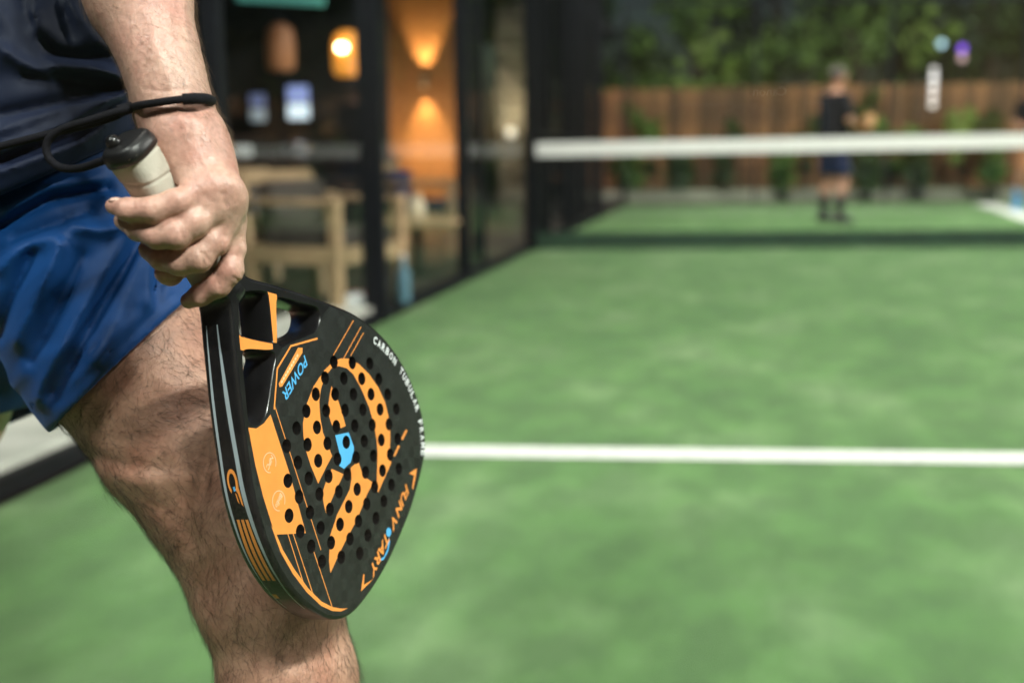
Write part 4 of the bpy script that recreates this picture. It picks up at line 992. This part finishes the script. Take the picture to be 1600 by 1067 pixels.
# ------------------------------------------------------------------ far end: plinth, timber fence, lights
FYb = 20.6
plinth = tag(MB().box((4.5, FYb - .55, .07), (15, .16, .20), .08, .02).build('garden_wall', mat('mossy_concrete', (.26, .25, .20), .85, .4, 2.5, .3, 40)), 'low pale garden wall at the foot of the timber fence', 'wall')
tf = tag(empty('timber_fence', (3.5, FYb, 0)), 'orange-brown timber board fence behind the far glass wall', 'fence')
M_FEN = mat('orange_fence_timber', (.31, .130, .050), .6, .55, 4, .3, 30, stretch=(1, 1, .25))
_n, _l = M_FEN.node_tree.nodes, M_FEN.node_tree.links; _oi = _n.new('ShaderNodeObjectInfo'); _mr = _n.new('ShaderNodeMapRange'); _mr.inputs[3].default_value = .35; _mr.inputs[4].default_value = 1.25
_mx = _n.new('ShaderNodeMixRGB'); _mx.blend_type = 'MULTIPLY'; _mx.inputs[0].default_value = 1.0; _src = _n['Principled BSDF'].inputs['Base Color'].links[0].from_socket
_l.new(_oi.outputs['Random'], _mr.inputs[0]); _l.new(_src, _mx.inputs[1]); _l.new(_mr.outputs[0], _mx.inputs[2]); _l.new(_mx.outputs[0], _n['Principled BSDF'].inputs['Base Color'])
proto = None; NB = 107
for k in range(NB):
    x = -6.2 + k * .165
    if proto is None: o = MB().box((0, 0, .93), (.155, .025, 1.86), 0, .004).build('board', M_FEN, tf); proto = o
    else: o = proto.copy(); COL.objects.link(o); o.parent = tf
    o.location = (x, (x - 3.5) * .08 + random.uniform(-.006, .006), random.uniform(-.012, .012))
for z in (.4, 1.6): MB().bar((-7, (-10.5) * .08 + .04, z), (11, 7.5 * .08 + .04, z), .05, .09).build('rail', M_FEN, tf)
def plaque(px, py, w, h, label, k):
    p = put(px, py, FYb - .1); q = tag(empty('fence_sign', (p.x, FYb - .1 + (p.x - 3.5) * .08, p.z)), label, 'sign')
    MB().box((0, .03, 0), (w, .02, h), .08, .004).build('panel', mat('pale_panel', (.62, .50, .46), .5, .1), q); MB().box((0, .045, 0), (w + .05, .012, h + .05), .08, .003).build('frame', M_FEN, q)
plaque(1182, 172, .62, .20, 'wide pale sign on the timber fence', 1); plaque(1233, 176, .20, .30, 'small upright pale sign on the timber fence', 1)
def post_lamp(px, py, Y, parts, label):
    p = put(px, py, Y); o = tag(empty('garden_lamp', (p.x, Y, 0)), label, 'garden lamp')
    MB().tube([(0, 0, -.03), (0, 0, p.z - .05)], .02, 8).build('pole', M_STEEL, o)
    for dz, r, m in parts: MB().lathe((0, 0, p.z + dz), [(r * .4, -r), (r * .9, -r * .5), (r, 0), (r * .9, r * .5), (r * .4, r)], 14).build('globe', m, o)
post_lamp(1471, 69, 21.0, [(0, .06, emit('cool_globe', (.55, .80, .95), 1.3))], 'garden lamp with a pale cyan globe among the trees')
post_lamp(1503, 90, 21.0, [(.14, .06, emit('violet_globe', (.30, .10, 1.0), 1.3)), (-.01, .06, emit('pink_globe', (.75, .45, .48), .8))], 'garden lamp with violet and pink globes among the trees')
post_lamp(1458, 142, 19.9, [(.32, .05, emit('white_globe', (1, .88, .92), .75)), (.2, .055, emit('white_globe', (1, .88, .92), 1.3)), (.06, .055, emit('white_globe', (1, .88, .90), 1.2)), (-.08, .055, emit('white_globe', (1, .84, .84), 1.1)), (-.22, .055, emit('white_globe', (1, .84, .82), 1.0))], 'tall white stacked-globe lamp in front of the timber fence')

# ------------------------------------------------------------------ trees and shrubs
def leaf_mat(name, a, b_):
    m = mat(name, a, .45, .3, 3.0, col2=b_); B = m.node_tree.nodes['Principled BSDF']; B.inputs['Subsurface Weight'].default_value = .0
    B.inputs['Transmission Weight'].default_value = 0.0
    return m
LM = [leaf_mat('dark_leaf', (.008, .024, .007), (.07, .12, .03)), leaf_mat('mid_leaf', (.02, .065, .010), (.20, .31, .07)), leaf_mat('lit_lime_leaf', (.16, .26, .04), (.32, .42, .12))]  # pale second tones and the lime leaf put lit highlights into the colour
M_BARK = mat('bark', (.07, .05, .035), .9, .4, 8, .6, 30)
def leaves(blobs, n, size, seed):
    g = np.random.default_rng(seed); B_ = np.array(blobs, float); w = B_[:, 3] ** 2; pick = g.choice(len(B_), n, p=w / w.sum())
    d = g.normal(0, 1, (n, 3)); d /= np.linalg.norm(d, axis=1)[:, None]; c = B_[pick, :3] + d * (B_[pick, 3] * g.uniform(.45, 1.05, n))[:, None]
    u = g.normal(0, 1, (n, 3)); u /= np.linalg.norm(u, axis=1)[:, None]; v = np.cross(u, d + g.normal(0, .6, (n, 3))); v /= np.linalg.norm(v, axis=1)[:, None]
    s = size * g.uniform(.6, 1.4, n)[:, None]; nn = np.cross(u, v)
    V = np.stack([c - u * s, c + v * s * .42 + nn * s * .1, c + u * s, c - v * s * .42 + nn * s * .1], 1).reshape(-1, 3)
    return V, np.arange(4 * n).reshape(n, 4)
def tree(x, y, h, r, label, km, n=2600, size=.10, seed=0, group='trees behind the timber fence', low=.35):
    g = np.random.default_rng(seed); o = tag(empty('tree', (x, y, 0)), label, 'tree', group)
    blobs = []
    for k in range(24):
        a = g.uniform(0, 6.28); q = g.uniform(0, 1); zc = h * (low + (1 - low) * q); rr = r * (1 - .5 * abs(q - .4)) * g.uniform(.3, .9)
        blobs.append((math.cos(a) * rr, math.sin(a) * rr, zc, r * g.uniform(.14, .46)))
    b = MB().tube([(0, 0, -.03), (.05, .03, h * .3), (0, .06, h * .6), (.04, 0, h * .9)], [.13, .10, .06, .02], 8)
    for q in blobs[:8]: b.tube([(0, 0, max(.3, q[2] * .55)), (q[0] * .5, q[1] * .5, q[2] * .85), (q[0], q[1], q[2])], [.04, .025, .01], 6)
    b.build('trunk', M_BARK, o)
    V, F = leaves(blobs, n, size, seed); np_mesh('crown', V, F, [LM[km]], o, False)
    return o
desc = [('dark tree at the far left corner behind the fence', -3.0, 22.4, 5.2, 1.7, 0), ('bright green tree left of the mirrored lettering', -.9, 22.2, 4.6, 1.4, 1), ('tall dark tree behind the first lit shrubs', .5, 23.8, 6.2, 1.8, 0),
        ('mid-green tree above the pale wide sign', 1.9, 22.5, 4.8, 1.3, 1), ('dark dense tree left of the standing player', 2.9, 23.6, 5.8, 1.6, 0), ('dark tall tree behind the standing player', 4.3, 22.8, 6.0, 1.7, 0),
        ('mid-green tree left of the garden lamps', 5.3, 23.4, 6.0, 1.4, 1), ('dark broad tree behind the violet garden lamp', 6.8, 24.2, 6.4, 2.0, 0), ('tall dark tree at the right edge of the picture', 8.6, 23.2, 6.2, 1.9, 0), ('loose tree at the far right beyond the fence', 10.6, 23.6, 5.6, 1.9, 1)]
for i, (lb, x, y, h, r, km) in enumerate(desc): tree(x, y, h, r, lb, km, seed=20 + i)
# leaf clumps, floodlit look put into the lime colour, climbing over the fence
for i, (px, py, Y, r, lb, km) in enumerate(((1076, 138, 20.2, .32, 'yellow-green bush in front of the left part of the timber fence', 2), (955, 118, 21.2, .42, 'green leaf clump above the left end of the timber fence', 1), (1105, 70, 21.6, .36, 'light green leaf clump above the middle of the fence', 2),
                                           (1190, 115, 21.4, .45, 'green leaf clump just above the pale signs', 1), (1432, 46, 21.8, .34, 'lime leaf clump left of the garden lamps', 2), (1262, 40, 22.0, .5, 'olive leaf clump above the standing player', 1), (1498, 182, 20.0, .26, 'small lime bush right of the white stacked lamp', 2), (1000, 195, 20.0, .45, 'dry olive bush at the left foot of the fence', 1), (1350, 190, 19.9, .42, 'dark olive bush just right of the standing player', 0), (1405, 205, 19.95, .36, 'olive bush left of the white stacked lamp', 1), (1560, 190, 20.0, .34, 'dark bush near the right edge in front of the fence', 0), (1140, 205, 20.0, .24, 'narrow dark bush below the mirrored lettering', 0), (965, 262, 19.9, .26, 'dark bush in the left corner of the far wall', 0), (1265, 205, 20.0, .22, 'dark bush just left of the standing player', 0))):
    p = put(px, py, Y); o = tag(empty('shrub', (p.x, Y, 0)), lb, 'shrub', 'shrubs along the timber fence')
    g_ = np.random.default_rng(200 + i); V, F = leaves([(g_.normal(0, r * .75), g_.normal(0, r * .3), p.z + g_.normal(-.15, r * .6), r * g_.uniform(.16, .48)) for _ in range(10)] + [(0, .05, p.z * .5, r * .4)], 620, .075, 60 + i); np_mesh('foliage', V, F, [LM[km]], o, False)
    MB().tube([(0, 0, -.03), (.03, .02, p.z * .5), (0, 0, p.z)], [.03, .022, .01], 6).build('stem', M_BARK, o)
for i, (px, w) in enumerate(((985, .30), (1062, .34), (1128, .22), (1222, .3), (1352, .42), (1430, .3), (1545, .26))):
    p = put(px, 300, FYb - .75); o = tag(empty('potted_plant', (p.x, FYb - .9, 0)), ['dark leafy plant in a pot, leftmost along the far garden wall', 'dark leafy plant below the yellow-green bush', 'narrow dark plant between the bush and the pale signs', 'dark plant below the small upright sign', 'broad dark plant right of the standing player', 'dark plant below the white stacked lamp', 'dark plant by the right edge of the far wall'][i], 'potted plant', 'plants along the far garden wall')
    MB().lathe((0, 0, 0), [(.10, 0), (.14, .18), (.13, .18)], 14).build('pot', mat('dark_pot', (.03, .028, .026), .7), o)
    hgt = random.uniform(.55, .9); V, F = leaves([(0, 0, .18 + hgt * .3, w * .8), (0, 0, .18 + hgt * .75, w * .7)], 420, .07, 90 + i); np_mesh('foliage', V, F, [LM[0 if i % 3 else 1]], o, False)
    MB().tube([(0, 0, .1), (0, 0, .18 + hgt * .8)], .012, 6).build('stem', M_BARK, o)

# ------------------------------------------------------------------ far players
M_FSKIN = skin('far_player_skin', (.36, .19, .12), (.30, .15, .095), .5)
M_BLACK = satin('black_sports_fabric', (.005, .006, .009), (.008, .009, .013), .8, .05, .2); M_NAVYF = satin('navy_sports_fabric', (.006, .012, .04), (.008, .016, .055), .7, .1, .2)
M_HAIRD = mat('short_dark_hair', (.04, .03, .024), .6, .4, 80)
M_SHOEB = mat('black_shoe', (.012, .012, .013), .5); M_SHOEL = mat('light_blue_shoe', (.10, .30, .55), .5)
def figure(loc, rz, label, shirt, shorts, shoe, Hh=1.76, seed=0):
    o = tag(empty('person', loc, rz), label, 'person'); k = Hh / 1.76
    sh = {-1: [(-.19, 0, 1.43), (-.25, .04, 1.16), (-.12, .24, 1.08), (-.04, .32, 1.10)], 1: [(.19, 0, 1.43), (.26, .05, 1.16), (.12, .26, 1.06), (.06, .36, 1.12)]}
    lg = {-1: [(-.09, 0, .92), (-.13, .06, .49), (-.15, .0, .09), (-.15, .0, .05)], 1: [(.09, 0, .92), (.15, .07, .49), (.19, -.02, .09), (.19, -.02, .05)]}
    def fld(h=.013): return Field(np.array([-.45, -.35, -.02]), np.array([.45, .62, 1.9]), h)
    f = fld()
    f.cone((-.05, 0, .95), (-.06, .02, 1.38), .115, .12, .05); f.cone((.05, 0, .95), (.06, .02, 1.38), .115, .12, .05); f.cone((-.14, 0, 1.40), (.14, 0, 1.40), .075, .075, .05)
    f.cone((0, .01, 1.45), (0, .03, 1.55), .055, .052, .03); f.ball((0, .045, 1.645), (.076, .098, .118), .02); f.ball((0, .145, 1.63), (.014, .02, .02), .01); f.ball((-.078, .04, 1.64), (.012, .025, .032), .008); f.ball((.078, .04, 1.64), (.012, .025, .032), .008)
    for s in (-1, 1):
        a = sh[s]; f.cone(a[0], a[1], .052, .042, .03); f.cone(a[1], a[2], .042, .03, .02); f.cone(a[2], a[3], .032, .026, .01)
        hp = np.array(a[3])
        for q in range(4): f.cone(hp + np.array([(q - 1.5) * .018, .01, .0]), hp + np.array([(q - 1.5) * .02, .05, -.02 - .012 * (q % 2)]), .010, .008, .004)
        f.cone(hp, hp + np.array([-.03 * s, .03, .03]), .012, .009, .006)
        a = lg[s]; f.cone(a[0], a[1], .088, .056, .04); f.cone(a[1], (a[1][0] * .6 + a[2][0] * .4, a[1][1] * .5 - .02, .36), .056, .056, .03); f.cone((a[1][0] * .6 + a[2][0] * .4, a[1][1] * .5 - .02, .36), a[2], .056, .036, .03); f.cone(a[3], (a[3][0], .14, .035), .036, .028, .02)
    V, F = f.nets(2); np_mesh('body', V * k, F, [M_FSKIN], o)
    f = fld(); f.cone((-.05, 0, .90), (-.07, .02, 1.38), .145, .145, .05); f.cone((.05, 0, .90), (.07, .02, 1.38), .145, .145, .05); f.cone((-.15, 0, 1.40), (.15, 0, 1.40), .092, .092, .05)
    for s in (-1, 1): a = sh[s]; m_ = np.array(a[0]) * .3 + np.array(a[1]) * .7; f.cone(a[0], m_, .076, .066, .03)
    f.cut((0, 0, .86), (0, 0, -1)); f.cut((0, 0, 1.47), (0, 0, 1)); f.band(lambda P: .012 * hash_noise(P, 9, seed), .04); V, F = f.nets(2); np_mesh('shirt', V * k, F, [shirt], o)
    f = fld(); f.cone((-.05, 0, .95), (.05, 0, .95), .14, .14, .04)
    for s in (-1, 1): a = lg[s]; f.cone(a[0], np.array(a[0]) * .1 + np.array(a[1]) * .9, .112, .098, .03)
    f.cut((0, 0, .55), (0, 0, -1)); f.band(lambda P: .010 * hash_noise(P, 11, seed + 1), .04); V, F = f.nets(2); np_mesh('shorts', V * k, F, [shorts], o)
    for s in (-1, 1):
        a = lg[s][3]; f = fld(.01); f.cone((a[0], -.04, .05), (a[0], .16, .04), .05, .04, .0); f.cone((a[0], 0, .06), (a[0] * .94, .0, .30), .05, .056, .03); f.cut((0, 0, .002), (0, 0, -1)); V, F = f.nets(2); np_mesh('shoe', V * k, F, [shoe], o)
    f = fld(.01); f.ball((0, .03, 1.675), (.086, .102, .105)); f.cut((0, .10, 1.66), (0, .8, -.6)); V, F = f.nets(2); np_mesh('hair', V * k, F, [M_HAIRD], o)
    return o
q1 = on_ground(1297, 349)
figure(tuple(q1), math.radians(-62), 'person in black shirt and dark shorts standing beyond the net with hands in front', M_BLACK, M_NAVYF, M_SHOEB, 1.74, 3)
q2 = on_ground(1612, 330)
figure(tuple(q2), math.radians(165), 'person in dark shirt cut off by the right edge of the picture beyond the net', M_BLACK, satin('orange_brown_shorts', (.25, .10, .04), (.3, .13, .05), .6), M_SHOEL, 1.72, 4)
# each of them holds a racket
def far_racket(p, rz, label):
    o = tag(empty('held_racket', p, rz), label, 'racket')
    MB().lathe((0, 0, .20), [(.0, -.018), (.085, -.018), (.098, -.008), (.098, .008), (.085, .018), (.0, .018)], 22, Matrix.Scale(1.15, 3, (0, 1, 0)) ).build('head', mat('orange_racket_face', (.34, .17, .05), .5), o)
    MB().tube([(0, -.08, .20), (0, -.30, .20)], .016, 8).build('handle', M_BLACK, o)
    o.rotation_euler = (math.radians(60), 0, rz); return o
a1 = math.radians(-70); hp = Vector(q1) + Matrix.Rotation(a1, 3, 'Z') @ Vector((.03, .48, 1.02))
far_racket(hp, a1 + .6, 'orange racket held by the person in black beyond the net')

# ------------------------------------------------------------------ the photographer's camera, seen only as a mirror image in the near glass
lg_ = Vector(on_y(1203, 143, 2 * GY + .045))
pc = tag(empty('photo_camera', (0, -.06, CAM_H)), 'black camera body whose white lettering mirrors in the near glass', 'camera')
M_CAMB = mat('black_camera_shell', (.010, .010, .010), .5, .2)
MB().box((0, -.03, -.005), (.145, .06, .09), 0, .012).build('body', M_CAMB, pc)
MB().box((lg_.x, -.015, lg_.z - CAM_H - .008), (.062, .05, .034), 0, .008).build('prism', M_CAMB, pc)
MB().lathe((0, 0, 0), [(.036, 0), (.038, .01), (.036, .048), (.033, .05)], 24, Matrix.Rotation(math.radians(-90), 3, 'X')).build('lens', M_CAMB, pc)
V, F = text_geo('Canon', 1.0, 0, .01); w_ = np.ptp(V[:, 0]); V = V * (.0285 / w_); V[:, 0] -= (V[:, 0].max() + V[:, 0].min()) / 2; V[:, 1] -= (V[:, 1].max() + V[:, 1].min()) / 2
mesh('logo', [(lg_.x - p[0], .0115, lg_.z - CAM_H + p[1]) for p in V], [tuple(q[::-1]) for q in F], M_WHT, pc)
